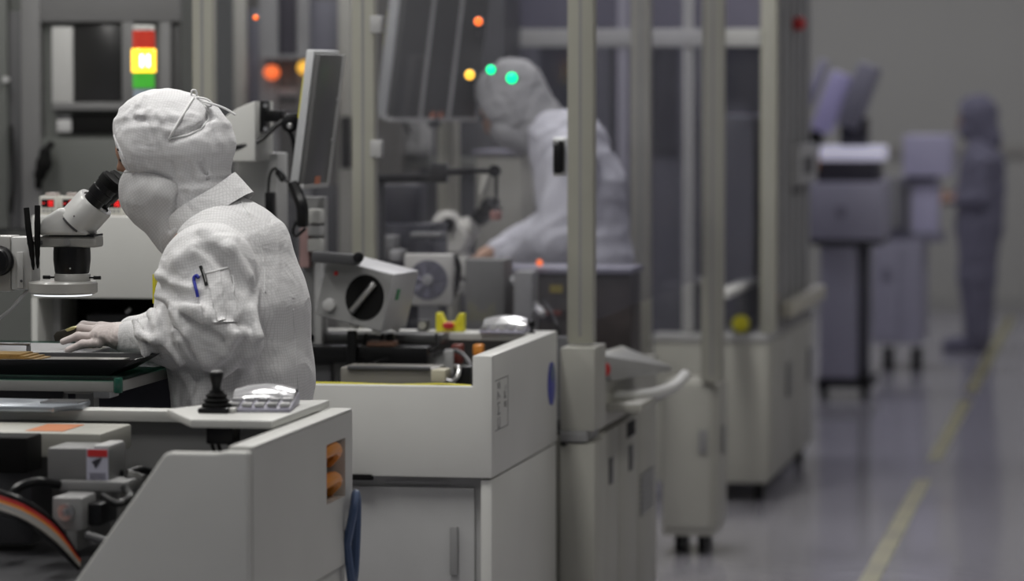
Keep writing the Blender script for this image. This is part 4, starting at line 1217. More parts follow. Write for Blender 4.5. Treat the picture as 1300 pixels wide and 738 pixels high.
rk = thing('equipment_rack', 'tall grey rack of panels seen through the left glass pane', 'rack', (-3.0, 13.7, 0))
YR = 13.45
def rr(name, m, x0, y0, x1, y1, d=0.02, parent=rk, Y=YR):
    return pb(name, m, x0, y0, x1, y1, Y - d, Y + 0.001, parent, 0.003)
q = rect(228, 0, 470, 300, YR)
bx('body', mat('brown grey panel', (0.15, 0.145, 0.135), .5), rk, q[0], q[1], YR, 14.05, 0.0, 2.45)
for (x0, x1, m) in ((228, 246, GREY), (272, 296, GGREY), (298, 312, CREAM), (330, 352, GREY), (378, 392, GREY), (430, 446, CREAM)):
    rr('upright', m, x0, -60, x1, 420, 0.03)
rr('purple_panel', BGREY, 312, 10, 330, 140, 0.01)
rr('dark_panel', mat('dark violet panel', (0.05, 0.045, 0.06), .5), 352, -60, 378, 78, 0.012)
rr('shelf_rail', LGREY, 352, 112, 430, 122, 0.02)
rr('shelf_rail', GREY, 312, 135, 430, 142, 0.02)
rr('dark_drawer', DGREY, 352, 235, 430, 330, 0.012)
rr('dark_slot', BLACKM, 432, 148, 446, 214, 0.034)
rr('blue_panel', BGREY, 392, 0, 430, 110, 0.012)
lb_ = rr('lamp_bracket', GREY, 330, 70, 400, 76, 0.11)
for (x, y, r, m, nm) in ((345, 92, 0.027, PORG, 'orange'), (387, 86, 0.026, PYEL, 'yellow')):
    p_ = P(x, y, YR - 0.08)
    t = thing('beacon_lamp', 'blurred lit %s beacon lamp left of the edge-on monitor' % nm, 'lamp', p_)
    MB().ball(p_, (r * 1.1, r * 1.1, r)).build('lens', m, t)
    MB().lathe(p_ + [0, 0, r], (0, 0, 1), [(0, r * .8), (0.012, r * .8)], 16).build('cap', DGREY, t)

rk2 = thing('equipment_rack', 'dark grey rack with narrow black slots left of the dark monitor', 'rack', (-2.6, 14.3, 0))
YR2 = 14.15
q = rect(472, 0, 640, 300, YR2)
bx('body', mat('slate panel', (0.085, 0.085, 0.095), .5), rk2, q[0], q[1], YR2, 14.5, 0.0, 2.45)
def r2(name, m, x0, y0, x1, y1, d=0.02): return rr(name, m, x0, y0, x1, y1, d, rk2, YR2)
r2('violet_panel', mat('violet panel', (0.07, 0.06, 0.09), .5), 474, -60, 500, 70, 0.012)
for x in (482, 498): r2('black_slot', BLACKM, x, 145, x + 9, 200, 0.03)
r2('upright', GREY, 508, 140, 530, 420, 0.02)
r2('pale_box', LGREY, 530, 150, 548, 200, 0.03)
r2('pale_box', GREY, 500, 184, 545, 196, 0.06)
r2('shelf_rail', GGREY, 474, 200, 640, 214, 0.03)
r2('grey_panel', GREY, 474, 236, 520, 262, 0.03)
MB().tube([P(478, 30, YR2 - .05), P(492, 60, YR2 - .06), P(486, 100, YR2 - .06), P(500, 140, YR2 - .05)], 0.012, 8).build('cable', BLACKM, rk2)
MB().tube([P(474, 85, YR2 - .05), P(484, 95, YR2 - .06), P(500, 120, YR2 - .06), P(520, 170, YR2 - .05)], 0.008, 8).build('cable', BLACKM, rk2)
r2('pale_clip', LGREY, 476, 28, 494, 40, 0.04)

# =================================================================== fourth machine and the frame behind it
m4 = thing('end_cabinet', 'narrow cream cabinet under the enclosure\'s rear post', 'cabinet', (-1.75, 13.05, 0))
q4 = P(838, 481, 12.85)
bx('base_cabinet', CREAM, m4, q4[0], XE, 12.90, 13.22, 0.07, 0.60, 0.004)
bx('front_door', CREAM, m4, q4[0] + 0.008, XE - 0.006, 12.885, 12.90, 0.10, 0.59, 0.003)
bx('door_pull', GREY, m4, XE - 0.05, XE - 0.02, 12.87, 12.886, 0.36, 0.44, 0.003)
for k, (a, b) in enumerate(((12.91, 13.21),)):
    d = bx('side_door', CREAM, m4, XE - 0.002, XE + 0.008, a, b, 0.10, 0.59, 0.003)
    bx('door_pull', GREY, d, XE + 0.008, XE + 0.018, b - 0.16, b - 0.10, 0.34, 0.44, 0.003)
for (x, y) in ((q4[0] + 0.05, 13.0), (XE - 0.05, 13.0), (q4[0] + 0.05, 13.15), (XE - 0.05, 13.15)):
    c = MB().cyl((x, y, 0.05), (x, y, 0.075), 0.02).build('caster', DGREY, m4)
    MB().cyl((x - 0.014, y, 0.031), (x + 0.014, y, 0.031), 0.031).build('wheel', BLACK, c)
e2 = thing('glass_enclosure', 'far cream framed enclosure at the row\'s end with a small red lamp', 'enclosure', (-2.2, 15.6, 0))
YF = 14.66
gA = post(965, 985, YF, e2, 0.66, ZT)
gB = post(866, 880, YF, e2, 0.66, ZT, m=LGREY)
gC = post(783, 797, YF, e2, 0.66, ZT, m=LAV)
gD = post(640, 652, YF, e2, 0.66, ZT, m=LAVD)
zr = rect(620, 36, 965, 60, YF)
bx('cross_rail', LGREY, e2, P(600, 48, YF)[0], gA[0], YF - 0.01, YF + 0.0, zr[2], zr[3], 0.004)
for a, b in ((gD, gC), (gC, gB), (gB, gA)):
    bx('glass_pane', GLASS, e2, a[1], b[0], YF + 0.027, YF + 0.033, 0.66, zr[2])
    bx('upper_panel', mat('violet grey panel', (0.11, 0.105, 0.15), .5), e2, a[1], b[0], YF + 0.02, YF + 0.035, zr[3], ZT)
bx('side_panel', mat('striped grey panel', (0.19, 0.19, 0.195), .5), e2, XE - 0.02, XE, YF + 0.06, 16.3, 0.66, ZT)
for i in range(6):
    y = YF + 0.12 + i * 0.26
    bx('side_rib', LGREY, e2, XE, XE + 0.012, y, y + 0.05, 0.66, ZT)
bx('side_box', LGREY, e2, XE + 0.012, XE + 0.05, 15.35, 16.1, 1.22, 1.38, 0.004)
bx('side_box_slot', DGREY, e2, XE + 0.05, XE + 0.052, 15.5, 15.9, 1.26, 1.33)
MB().lathe(PXs(1010, 30, XE + 0.012), (1, -0.4, 0), [(0, 0.028), (0.03, 0.028), (0.04, 0.016)], 18).build('red_lamp', REDP, e2)
MB().lathe((XE + 0.0, 14.70, 0.80), (1, -0.6, 0), [(0, 0.02), (0.02, 0.02)], 14).build('orange_knob', ORANGE, e2)

m5 = thing('process_machine', 'cream end machine with dark wheels, white rail and yellow knob', 'machine', (-1.9, 15.5, 0))
q5 = P(829, 440, 14.62)
bx('base_cabinet', CREAM, m5, q5[0], XE, 14.62, 16.4, 0.075, 0.63, 0.004)
bx('top_plate', LGREY, m5, q5[0], XE + 0.005, 14.61, 16.42, 0.63, 0.655, 0.004)
for k, (a, b) in enumerate(((14.64, 15.5), (15.52, 16.38))):
    d = bx('side_door', CREAM, m5, XE - 0.002, XE + 0.008, a, b, 0.09, 0.62, 0.003)
    bx('door_pull', GREY, d, XE + 0.008, XE + 0.02, b - 0.25, b - 0.12, 0.36, 0.50, 0.003)
for (x, y) in ((q5[0] + 0.06, 14.72), (XE - 0.04, 14.72), (q5[0] + 0.06, 16.25), (XE - 0.04, 16.25)):
    c = MB().cyl((x, y, 0.05), (x, y, 0.08), 0.022).build('caster', DGREY, m5)
    MB().cyl((x - 0.018, y, 0.037), (x + 0.018, y, 0.037), 0.037).build('wheel', BLACK, c)
bx('side_ledge', mat('pale ledge', (0.50, 0.48, 0.40), .5), m5, XE + 0.008, XE + 0.06, 15.0, 16.4, 0.70, 0.76, 0.006)
bx('inner_module', BGREY, m5, q5[0] + 0.05, XE - 0.1, 15.0, 16.2, 0.655, 1.5, 0.006)

# white guide rail at its front, yellow knob below
MB().box(-1.73, -1.665, 14.08, 15.2, 0.825, 0.85).build('white_rail', WHITE, m5, 0.003)
for y in (14.8, 15.12):
    bx('rail_stand', GREY, m5, -1.715, -1.68, y - 0.02, y + 0.02, 0.655, 0.825)
p_ = P(941, 411, 14.70)
bx('knob_stand', BGREY, m5, p_[0] - 0.03, p_[0] - 0.005, 14.70, 14.73, 0.655, p_[2] + 0.06)
MB().lathe(p_, (0, -1, 0), [(-0.01, 0.02), (0, 0.034), (0.02, 0.034), (0.03, 0.02)], 18).build('yellow_knob', YEL, m5)
pb('pale_fitting', LGREY, 884, 350, 895, 362, 14.72, 14.78, m5)
pb('slate_module', mat('slate block', (0.13, 0.13, 0.15), .5), 835, 362, 905, 441, 14.75, 14.98, m5)

# tall dark cabinets closing the view behind the glass
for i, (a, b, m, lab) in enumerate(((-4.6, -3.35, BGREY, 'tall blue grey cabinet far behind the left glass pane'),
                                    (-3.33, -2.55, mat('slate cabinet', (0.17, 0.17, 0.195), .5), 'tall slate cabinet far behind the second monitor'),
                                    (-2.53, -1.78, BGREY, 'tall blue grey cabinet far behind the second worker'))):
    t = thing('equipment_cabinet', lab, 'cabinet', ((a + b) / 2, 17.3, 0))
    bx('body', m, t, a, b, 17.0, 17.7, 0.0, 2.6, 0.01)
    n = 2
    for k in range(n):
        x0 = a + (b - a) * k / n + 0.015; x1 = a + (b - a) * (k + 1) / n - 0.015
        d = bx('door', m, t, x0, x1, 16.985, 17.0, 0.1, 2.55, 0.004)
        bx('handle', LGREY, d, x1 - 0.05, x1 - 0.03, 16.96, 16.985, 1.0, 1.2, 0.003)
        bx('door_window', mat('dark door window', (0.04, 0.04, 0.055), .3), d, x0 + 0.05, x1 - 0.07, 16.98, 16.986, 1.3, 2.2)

# =================================================================== far end: bench machine on a cart, boxed instrument (lavender cool light in their colours)
YC = 19.5
fm = thing('far_bonder', 'blurred lavender-lit grey instrument with lit stage and tilted screen on a wheeled pedestal', 'machine', (P(1072, 400, YC)[0], 19.8, 0))
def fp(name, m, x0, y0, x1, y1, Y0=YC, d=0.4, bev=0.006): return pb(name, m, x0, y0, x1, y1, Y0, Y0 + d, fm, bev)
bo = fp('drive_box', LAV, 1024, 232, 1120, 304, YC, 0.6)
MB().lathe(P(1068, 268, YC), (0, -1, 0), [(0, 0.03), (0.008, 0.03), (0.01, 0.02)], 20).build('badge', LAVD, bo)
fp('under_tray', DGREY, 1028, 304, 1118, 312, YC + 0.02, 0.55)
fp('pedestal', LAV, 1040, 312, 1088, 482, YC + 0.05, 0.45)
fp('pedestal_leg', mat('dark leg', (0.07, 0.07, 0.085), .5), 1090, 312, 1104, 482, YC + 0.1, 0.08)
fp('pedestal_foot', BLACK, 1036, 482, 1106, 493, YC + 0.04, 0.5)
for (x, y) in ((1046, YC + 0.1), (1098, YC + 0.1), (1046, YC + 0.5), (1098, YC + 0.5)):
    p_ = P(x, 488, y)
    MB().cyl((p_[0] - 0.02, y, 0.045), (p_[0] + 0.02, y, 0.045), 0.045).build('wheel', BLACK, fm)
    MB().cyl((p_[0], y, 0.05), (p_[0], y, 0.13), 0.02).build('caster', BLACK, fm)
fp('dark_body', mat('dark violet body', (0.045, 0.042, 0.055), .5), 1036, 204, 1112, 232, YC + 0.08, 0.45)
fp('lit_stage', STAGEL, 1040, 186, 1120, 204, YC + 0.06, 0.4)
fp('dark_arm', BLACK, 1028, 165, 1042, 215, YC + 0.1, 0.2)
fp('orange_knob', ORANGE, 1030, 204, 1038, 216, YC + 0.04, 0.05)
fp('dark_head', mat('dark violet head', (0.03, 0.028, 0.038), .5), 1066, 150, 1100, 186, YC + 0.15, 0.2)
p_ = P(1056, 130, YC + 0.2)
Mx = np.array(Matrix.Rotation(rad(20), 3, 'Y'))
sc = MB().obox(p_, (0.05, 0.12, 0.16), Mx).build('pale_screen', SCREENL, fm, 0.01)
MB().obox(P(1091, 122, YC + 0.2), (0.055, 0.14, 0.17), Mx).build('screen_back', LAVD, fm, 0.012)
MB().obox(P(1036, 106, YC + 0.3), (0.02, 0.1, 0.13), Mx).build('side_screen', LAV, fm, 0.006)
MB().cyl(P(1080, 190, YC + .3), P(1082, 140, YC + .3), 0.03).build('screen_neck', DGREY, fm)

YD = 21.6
fi = thing('far_instrument', 'blurred pale, lavender-lit boxed instrument between the far screen and standing worker', 'machine', (P(1150, 400, YD)[0], 21.9, 0))
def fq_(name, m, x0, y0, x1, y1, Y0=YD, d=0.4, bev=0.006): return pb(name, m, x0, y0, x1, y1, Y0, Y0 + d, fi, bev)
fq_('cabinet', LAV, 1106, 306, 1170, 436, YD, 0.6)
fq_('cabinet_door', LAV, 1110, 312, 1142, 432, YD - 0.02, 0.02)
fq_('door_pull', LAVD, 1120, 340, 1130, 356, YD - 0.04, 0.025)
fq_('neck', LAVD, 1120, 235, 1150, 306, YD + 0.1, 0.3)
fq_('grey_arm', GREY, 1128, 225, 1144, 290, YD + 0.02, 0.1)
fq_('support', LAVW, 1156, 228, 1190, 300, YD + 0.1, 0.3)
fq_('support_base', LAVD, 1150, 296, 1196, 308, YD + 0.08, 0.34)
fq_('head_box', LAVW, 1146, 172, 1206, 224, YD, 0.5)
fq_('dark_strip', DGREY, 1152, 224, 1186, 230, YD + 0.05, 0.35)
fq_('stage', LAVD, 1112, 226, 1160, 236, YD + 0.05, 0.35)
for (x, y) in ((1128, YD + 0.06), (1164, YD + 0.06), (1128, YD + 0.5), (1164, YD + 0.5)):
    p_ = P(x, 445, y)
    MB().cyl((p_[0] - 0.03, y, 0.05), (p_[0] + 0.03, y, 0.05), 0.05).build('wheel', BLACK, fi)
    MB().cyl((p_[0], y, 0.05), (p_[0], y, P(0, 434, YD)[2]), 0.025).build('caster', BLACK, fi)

# =================================================================== people
def seg_dist_mask(pts, r):
    pts = [np.array(p) for p in pts]
    def f(p):
        d = np.min([np.linalg.norm(p - q, axis=1) for q in pts], axis=0)
        return np.clip(1.3 - d / r, 0, 1)
    return f


def bvh_of(o):
    me = o.data
    off = root_off(o)
    return BVHTree.FromPolygons([Vector(v.co) + Vector(off) for v in me.vertices], [list(p.vertices) for p in me.polygons])


def on_surf(b, px, py, lift=0.002, Yg=7.8):
    """point on a garment seen at a pixel, lifted a little off the cloth"""
    o = Vector((0, 0, CAMZ)); d = Vector(P(px, py, Yg)) - o
    d.normalize()
    h = b.ray_cast(o, d)
    if h[0] is None: return None
    return np.array(h[0] - d * lift)


def cord(b, pts, r, name, m, parent, lift=0.002, Yg=7.8, n=8):
    dense = []
    for (a, c) in zip(pts[:-1], pts[1:]):
        k = max(2, int(math.hypot(a[0] - c[0], a[1] - c[1]) / 5))
        dense += [(a[0] + (c[0] - a[0]) * t / k, a[1] + (c[1] - a[1]) * t / k) for t in range(k)]
    dense.append(pts[-1])
    q = [on_surf(b, x, y, lift, Yg) for x, y in dense]
    q = [p for p in q if p is not None]
    if len(q) < 3: return None
    q2 = [q[0]]
    for p in q[1:]:
        if abs(p[1] - q2[-1][1]) < 0.05: q2.append(p)
    return MB().tube(q2, r, n, 2).build(name, m, parent, sharp=180) if len(q2) > 2 else None


YP = 8.02
def J(px, py, Y=YP): return P(px, py, Y)
S = 1 / 584.0
p1 = thing('person', 'person in white grid cloth suit, hood and mask bending to the microscope', 'person', (J(300, 500)[0], YP, 0))
root = np.array(p1.location)
# ---- coverall
f = Field((-2.42, 7.60, 0.06), (-1.74, 8.46, 1.46), 0.0055)
f.cone(J(308, 545), J(307, 470), 0.150, 0.150, 1.18, 0.04)
f.cone(J(307, 470), J(295, 385), 0.150, 0.160, 1.15, 0.04)
f.cone(J(295, 385), J(291, 324), 0.160, 0.129, 1.28, 0.04)
f.cone(J(291, 324), J(274, 296), 0.129, 0.085, 1.15, 0.03)
# near arm
f.cone(J(264, 347, 7.845), J(272, 412, 7.80), 0.108, 0.092, 0.72, 0.018)
f.cone(J(274, 405, 7.80), J(322, 436, 7.79), 0.084, 0.024, 0.85, 0.03)
f.cone(J(282, 430, 7.80), J(214, 430, 7.89), 0.070, 0.056, 0.9, 0.025)
f.cone(J(214, 430, 7.90), J(164, 430, 7.98), 0.056, 0.038, 0.95, 0.02)
# far arm
f.cone(J(262, 347, 8.20), J(245, 415, 8.28), 0.095, 0.075, 0.8, 0.03)
f.cone(J(245, 415, 8.28), J(170, 425, 8.24), 0.068, 0.042, 0.9, 0.03)
# legs
hipz = J(303, 545)[2]
lx = J(303, 545)[0]
for sy in (-1, 1):
    f.cone((lx, YP + sy * 0.085, hipz), (lx - 0.01, YP + sy * 0.10, 0.50), 0.125, 0.095, 1, 0.04)
    f.cone((lx - 0.01, YP + sy * 0.10, 0.50), (lx + 0.03, YP + sy * 0.10, 0.13), 0.095, 0.062, 1, 0.03)
# explicit folds on the sleeve, found on the cloth surface
def fold(pts, r, mode='add', k=0.018, depth=0.0):
    q = []
    for (x, y) in pts:
        w_ = J(x, y, 7.78)
        s_ = f.surf_y(w_[0], w_[2])
        if s_ is None: return
        w_ = J(x, y, s_)
        q.append((w_[0], s_ + depth, w_[2]))
    for a, b in zip(q[:-1], q[1:]):
        f.cone(a, b, r, r, 1, k, mode)
fold([(318, 300), (328, 335), (334, 375)], 0.006, 'sub', 0.016, -0.002)
fold([(238, 392), (262, 402), (290, 420), (322, 432)], 0.020, 'add', 0.010, 0.0)
fold([(238, 404), (262, 418), (288, 434)], 0.011, 'sub', 0.010, -0.003)
fold([(222, 394), (242, 425), (262, 458)], 0.017, 'add', 0.008, -0.001)
fold([(212, 402), (236, 432), (258, 466)], 0.008, 'sub', 0.012, -0.002)
fold([(193, 398), (203, 425), (228, 458)], 0.015, 'add', 0.008, -0.001)
fold([(184, 410), (196, 436), (220, 462)], 0.007, 'sub', 0.012, -0.002)
fold([(182, 426), (196, 432), (206, 430)], 0.010, 'add', 0.008, 0.0)
fold([(172, 408), (178, 425), (186, 450)], 0.010, 'add', 0.008, 0.0)
fold([(202, 350), (222, 364), (246, 368)], 0.012, 'add', 0.012, 0.001)
fold([(201, 376), (225, 383), (252, 392)], 0.012, 'add', 0.012, 0.001)
fold([(204, 362), (224, 376), (250, 380)], 0.008, 'sub', 0.016, -0.002)
fold([(228, 330), (250, 318), (290, 312)], 0.014, 'add', 0.025, 0.004)
fold([(258, 296), (290, 316), (314, 352)], 0.016, 'add', 0.012, 0.0)
fold([(256, 312), (284, 332), (306, 366)], 0.008, 'sub', 0.018, -0.001)
fold([(300, 400), (318, 372), (326, 340)], 0.010, 'add', 0.02, 0.003)
fold([(360, 345), (350, 400), (345, 480)], 0.010, 'sub', 0.03, -0.001)
fold([(375, 330), (372, 400), (370, 470)], 0.012, 'add', 0.03, 0.004)
fold([(320, 450), (310, 480), (300, 510)], 0.010, 'add', 0.025, 0.003)
fold([(285, 470), (262, 495), (250, 515)], 0.010, 'add', 0.025, 0.003)
fold([(322, 360), (318, 395), (330, 428)], 0.012, 'add', 0.012, 0.001)
fold([(300, 425), (286, 448), (262, 466)], 0.012, 'add', 0.010, 0.001)
fold([(312, 436), (300, 455), (280, 470)], 0.008, 'sub', 0.010, -0.002)
fold([(345, 300), (352, 340), (350, 380)], 0.010, 'add', 0.02, 0.003)
f.wrinkle(0.0012, 17, (1.0, 1.0, 0.8), 3)
f.wrinkle(0.0014, 30, (1.2, 1.0, 1.0), 8, seg_dist_mask([J(290, 430, 7.8), J(240, 420, 7.82), J(200, 430, 7.85)], 0.10))
cov = f.build('coverall', COAT, p1)
bv = bvh_of(cov)

# ---- body under the clothes: one continuous figure, its face showing at the hood edge
g = Field((-2.44, 7.62, 0.03), (-1.76, 8.46, 1.66), 0.008)
g.cone(J(303, 545), J(300, 420), 0.13, 0.12, 1.2, 0.03)
g.cone(J(300, 420), J(278, 325), 0.12, 0.11, 1.4, 0.03)
g.cone(J(272, 300), J(240, 225), 0.052, 0.05, 1, 0.03)
g.ell(J(222, 180), (0.112, 0.074, 0.088), rad(-20), 0.02)
g.ell(J(190, 222), (0.052, 0.052, 0.058), 0, 0.03)
g.cone(J(168, 205), J(153, 214), 0.012, 0.010, 1, 0.012)
g.ell(J(165, 190), (0.030, 0.055, 0.035), 0, 0.02)
for (sh, el, wr, ha) in (((262, 332, 7.86), (292, 428, 7.85), (160, 430, 8.0), (112, 430, 8.03)), ((258, 335, 8.2), (245, 418, 8.27), (165, 425, 8.24), (120, 425, 8.2))):
    g.cone(J(*sh), J(*el), 0.055, 0.040, 1, 0.02)
    g.cone(J(*el), J(*wr), 0.040, 0.026, 1, 0.02)
    g.cone(J(*wr), J(*ha), 0.022, 0.014, 1.2, 0.01)
for sy in (-1, 1):
    g.cone((lx, YP + sy * 0.085, hipz), (lx - 0.01, YP + sy * 0.10, 0.50), 0.085, 0.06, 1, 0.03)
    g.cone((lx - 0.01, YP + sy * 0.10, 0.50), (lx + 0.03, YP + sy * 0.10, 0.09), 0.06, 0.038, 1, 0.03)
    g.cone((lx + 0.03, YP + sy * 0.10, 0.075), (lx - 0.11, YP + sy * 0.10, 0.06), 0.034, 0.028, 1.1, 0.02)
bod = g.build('body', SKIN, p1)
ey = J(157, 203, YP - 0.045)
MB().ball(ey, (0.009, 0.011, 0.006)).build('eye', BLACKM, bod)
MB().tube([J(150, 190, YP - 0.055), J(156, 189, YP - 0.06), J(163, 192, YP - 0.065)], 0.0035, 8).build('eyebrow', BLACKM, bod)

# ---- hood
hf = Field((J(130, 0)[0], 7.86, 1.18), (J(312, 0)[0], 8.18, 1.66), 0.0045)
hf.ell(J(219, 171), (0.1345, 0.098, 0.099), rad(-10), 0.02)
hf.ell(J(246, 184), (0.088, 0.100, 0.076), rad(-35), 0.03)
hf.ell(J(192, 190), (0.070, 0.090, 0.075), 0, 0.03)
hf.cone(J(243, 205), J(256, 262), 0.076, 0.080, 1.1, 0.025)
def hfold(pts, r, mode='add', k=0.014, depth=0.0):
    q = []
    for (x, y) in pts:
        w_ = J(x, y, 7.93); s_ = hf.surf_y(w_[0], w_[2])
        if s_ is None: return
        w_ = J(x, y, s_); q.append((w_[0], s_ + depth, w_[2]))
    for a, b in zip(q[:-1], q[1:]): hf.cone(a, b, r, r, 1, k, mode)
# gathered band from the crown to the nape, small puckers
hfold([(216, 176), (240, 170), (258, 160), (266, 150), (262, 138)], 0.006, 'sub', 0.010, -0.001)
hfold([(170, 142), (178, 146), (190, 140)], 0.006, 'add', 0.008, 0.001)
hfold([(172, 150), (182, 152)], 0.004, 'sub', 0.006, 0)
hfold([(200, 142), (206, 152), (202, 160)], 0.005, 'add', 0.008, 0.001)
hfold([(212, 142), (222, 150), (224, 162)], 0.006, 'add', 0.010, 0.001)
hfold([(230, 150), (240, 146), (250, 148)], 0.006, 'add', 0.010, 0.001)
hfold([(190, 215), (222, 222), (262, 224), (288, 216)], 0.008, 'sub', 0.014, -0.001)
hfold([(250, 208), (270, 204), (290, 200)], 0.008, 'add', 0.014, 0.001)
for pl in ([(262, 226), (256, 206)], [(242, 226), (238, 207)], [(222, 222), (216, 206)], [(290, 214), (285, 196)]):
    hfold(pl, 0.004, 'sub', 0.008, 0.001)
hfold([(184, 122), (176, 134), (160, 146)], 0.006, 'add', 0.010, 0.002)
hfold([(232, 118), (226, 130), (210, 140)], 0.006, 'add', 0.010, 0.002)
hfold([(276, 150), (280, 170), (276, 190)], 0.008, 'add', 0.012, 0.003)
hf.wrinkle(0.0016, 24, (1, 1, 1), 5)
a = J(138, 163); b = J(170, 232)
dv = b - a
hf.cut(J(143, 166), (dv[2], 0, -dv[0]), 0.006)
hood = hf.build('hood', HOODC, p1)
bh = bvh_of(hood)
# cord sewn round the hood and its bow
CORD = mat('white cotton cord', (0.72, 0.72, 0.72), 0.8, var=0.03)
hb_ = on_surf(bh, 244, 122, 0.004, 7.95)
cord(bh, [(214, 178), (222, 163), (232, 146), (241, 131), (246, 124)], 0.0030, 'hood_cord', CORD, hood, 0.002, 7.95)
cord(bh, [(216, 176), (238, 172), (254, 164), (264, 153), (265, 143), (258, 132), (247, 122)], 0.0024, 'seam_cord', CORD, hood, 0.001, 7.95)
Yb = 8.0
def b3(x, y, d=0.0): return J(x, y, Yb + d)
MB().tube([b3(246, 126), b3(243, 120, -.004), b3(244, 115, -.006), b3(248, 115, -.004), b3(250, 120), b3(246, 126)], 0.0024, 8).build('bow_loop', CORD, hood)
MB().tube([b3(246, 126), b3(252, 124, -.01), b3(262, 126, -.012), b3(269, 131, -.01), b3(266, 135, -.006), b3(255, 130, -.004)], 0.0024, 8).build('bow_loop', CORD, hood)
MB().tube([b3(248, 126), b3(262, 130, -.016), b3(276, 134, -.016), b3(288, 139, -.014), b3(299, 146, -.012)], 0.0026, 8).build('bow_tail', CORD, hood)
MB().ball(b3(247, 125, -.003), 0.0055).build('bow_knot', CORD, hood)
# edge hem at the face opening
hem = [on_surf(bh, x, y, 0.001, 7.95) for x, y in ((145, 172), (149, 182), (154, 194), (159, 206), (164, 216))]
hem = [p for p in hem if p is not None]
if len(hem) > 2: MB().tube(hem, 0.003, 8).build('face_hem', HOODC, hood)

# ---- mask
mf = Field((J(140, 0)[0], 7.88, 1.20), (J(265, 0)[0], 8.16, 1.50), 0.0045)
mf.ell(J(199, 246), (0.075, 0.083, 0.073), rad(15), 0.02)
mf.ell(J(176, 234), (0.036, 0.050, 0.045), 0, 0.03)
mf.cone(J(200, 250), J(241, 289), 0.070, 0.084, 1.1, 0.03)
mf.ell(J(222, 242), (0.068, 0.096, 0.05), rad(-20), 0.03)
def mfold(pts, r, mode='add', k=0.012, depth=0.0):
    q = []
    for (x, y) in pts:
        w_ = J(x, y, 7.94); s_ = mf.surf_y(w_[0], w_[2])
        if s_ is None: return
        w_ = J(x, y, s_); q.append((w_[0], s_ + depth, w_[2]))
    for a, b in zip(q[:-1], q[1:]): mf.cone(a, b, r, r, 1, k, mode)
mfold([(236, 236), (226, 258), (215, 290)], 0.006, 'sub', 0.010, -0.001)
mf.wrinkle(0.0013, 30, (1, 1, 1), 11)
dv = J(246, 235) - J(154, 207)
mf.cut(J(196, 217), (-dv[2], 0, dv[0]), 0.006)
mask = mf.build('face_mask', MASKC, p1)
bm_ = bvh_of(mask)
cord(bm_, [(158, 219), (170, 217), (185, 218), (200, 222), (215, 227), (232, 232), (244, 236)], 0.0028, 'mask_hem', MASKC, mask, 0.0005, 7.95)

# ---- stand collar
e1_ = np.array([0.795, 0, 0.607]); e2_ = np.array([0, 1, 0]); nn = np.array([-0.607, 0, 0.795])
c0 = J(266, 281); c1 = J(252, 257)
vs, fs = [], []
N_ = 48
rings = [(c0 - nn * .008, 0.116, 0.105, 0.0), (c0 + (c1 - c0) * .5, 0.110, 0.102, .003), (c1, 0.1045, 0.098, .004), (c1, 0.1000, 0.0935, .004), (c0, 0.104, 0.097, 0)]
for (c_, ra, rb, wv) in rings:
    for i in range(N_):
        t = 2 * math.pi * i / N_
        vs.append(c_ + e1_ * ra * math.cos(t) + e2_ * rb * math.sin(t) + nn * wv * math.sin(3 * t + 1))
for k in range(len(rings) - 1):
    for i in range(N_):
        j = (i + 1) % N_
        fs.append((k * N_ + i, k * N_ + j, (k + 1) * N_ + j, (k + 1) * N_ + i))
col = MB().add(vs, fs).build('collar', COAT, p1, sharp=70)

# ---- sleeve pocket with pens, seams
def patch(b, quad, nx, ny, lift, name, m, parent, Yg=7.8, wob=0.0):
    vs, fs = [], []
    q = [np.array(p, float) for p in quad]
    for j in range(ny + 1):
        for i in range(nx + 1):
            s_, t = i / nx, j / ny
            p = (q[0] * (1 - s_) + q[1] * s_) * (1 - t) + (q[3] * (1 - s_) + q[2] * s_) * t
            h = on_surf(b, p[0], p[1], lift + wob * math.sin(j * 2.1 + i * .7), Yg)
            if h is None: h = J(p[0], p[1], Yg)
            vs.append(h)
    for j in range(ny):
        for i in range(nx):
            k = j * (nx + 1) + i
            fs.append((k, k + nx + 1, k + nx + 2, k + 1))
    n = len(vs)
    vs2 = [np.array(v) + [0, 0.0035, 0] for v in vs]
    fs2 = [tuple(n + i for i in reversed(f_)) for f_ in fs]
    bd = [i for i in range(nx + 1)] + [j * (nx + 1) + nx for j in range(1, ny + 1)] + [ny * (nx + 1) + i for i in range(nx - 1, -1, -1)] + [j * (nx + 1) for j in range(ny - 1, 0, -1)]
    rim = [(bd[(i + 1) % len(bd)], bd[i], bd[i] + n, bd[(i + 1) % len(bd)] + n) for i in range(len(bd))]
    return MB().add(vs + vs2, fs + fs2 + rim).build(name, m, parent, sharp=60)
pkt = patch(bv, ((244, 353), (290, 340), (304, 408), (262, 410)), 10, 14, 0.008, 'sleeve_pocket', COAT, cov, wob=0.0012)
patch(bv, ((262, 349), (279, 344), (287, 405), (276, 408)), 5, 12, 0.012, 'pocket_pleat', COAT, pkt, wob=0.001)
cord(bv, [(295, 350), (297, 362), (296, 374), (300, 386), (298, 398), (302, 408)], 0.0022, 'pocket_stitch', COAT, pkt, 0.006)
cord(bv, [(244, 353), (262, 347), (290, 340)], 0.0026, 'pocket_hem', COAT, pkt, 0.009)
cord(bv, [(302, 250), (318, 275), (330, 305), (336, 340), (337, 372)], 0.0022, 'shoulder_seam', COAT, cov, 0.0)
cord(bv, [(372, 392), (374, 430), (377, 470), (379, 505)], 0.0018, 'back_seam', COAT, cov, 0.0)
pB_ = thing('pen', 'blue capped pen clipped in the sleeve pocket', 'pen', on_surf(bv, 248, 372, 0.0))
s = [on_surf(bv, x, y, 0.010) for x, y in ((251, 377), (249, 368), (246, 356))]
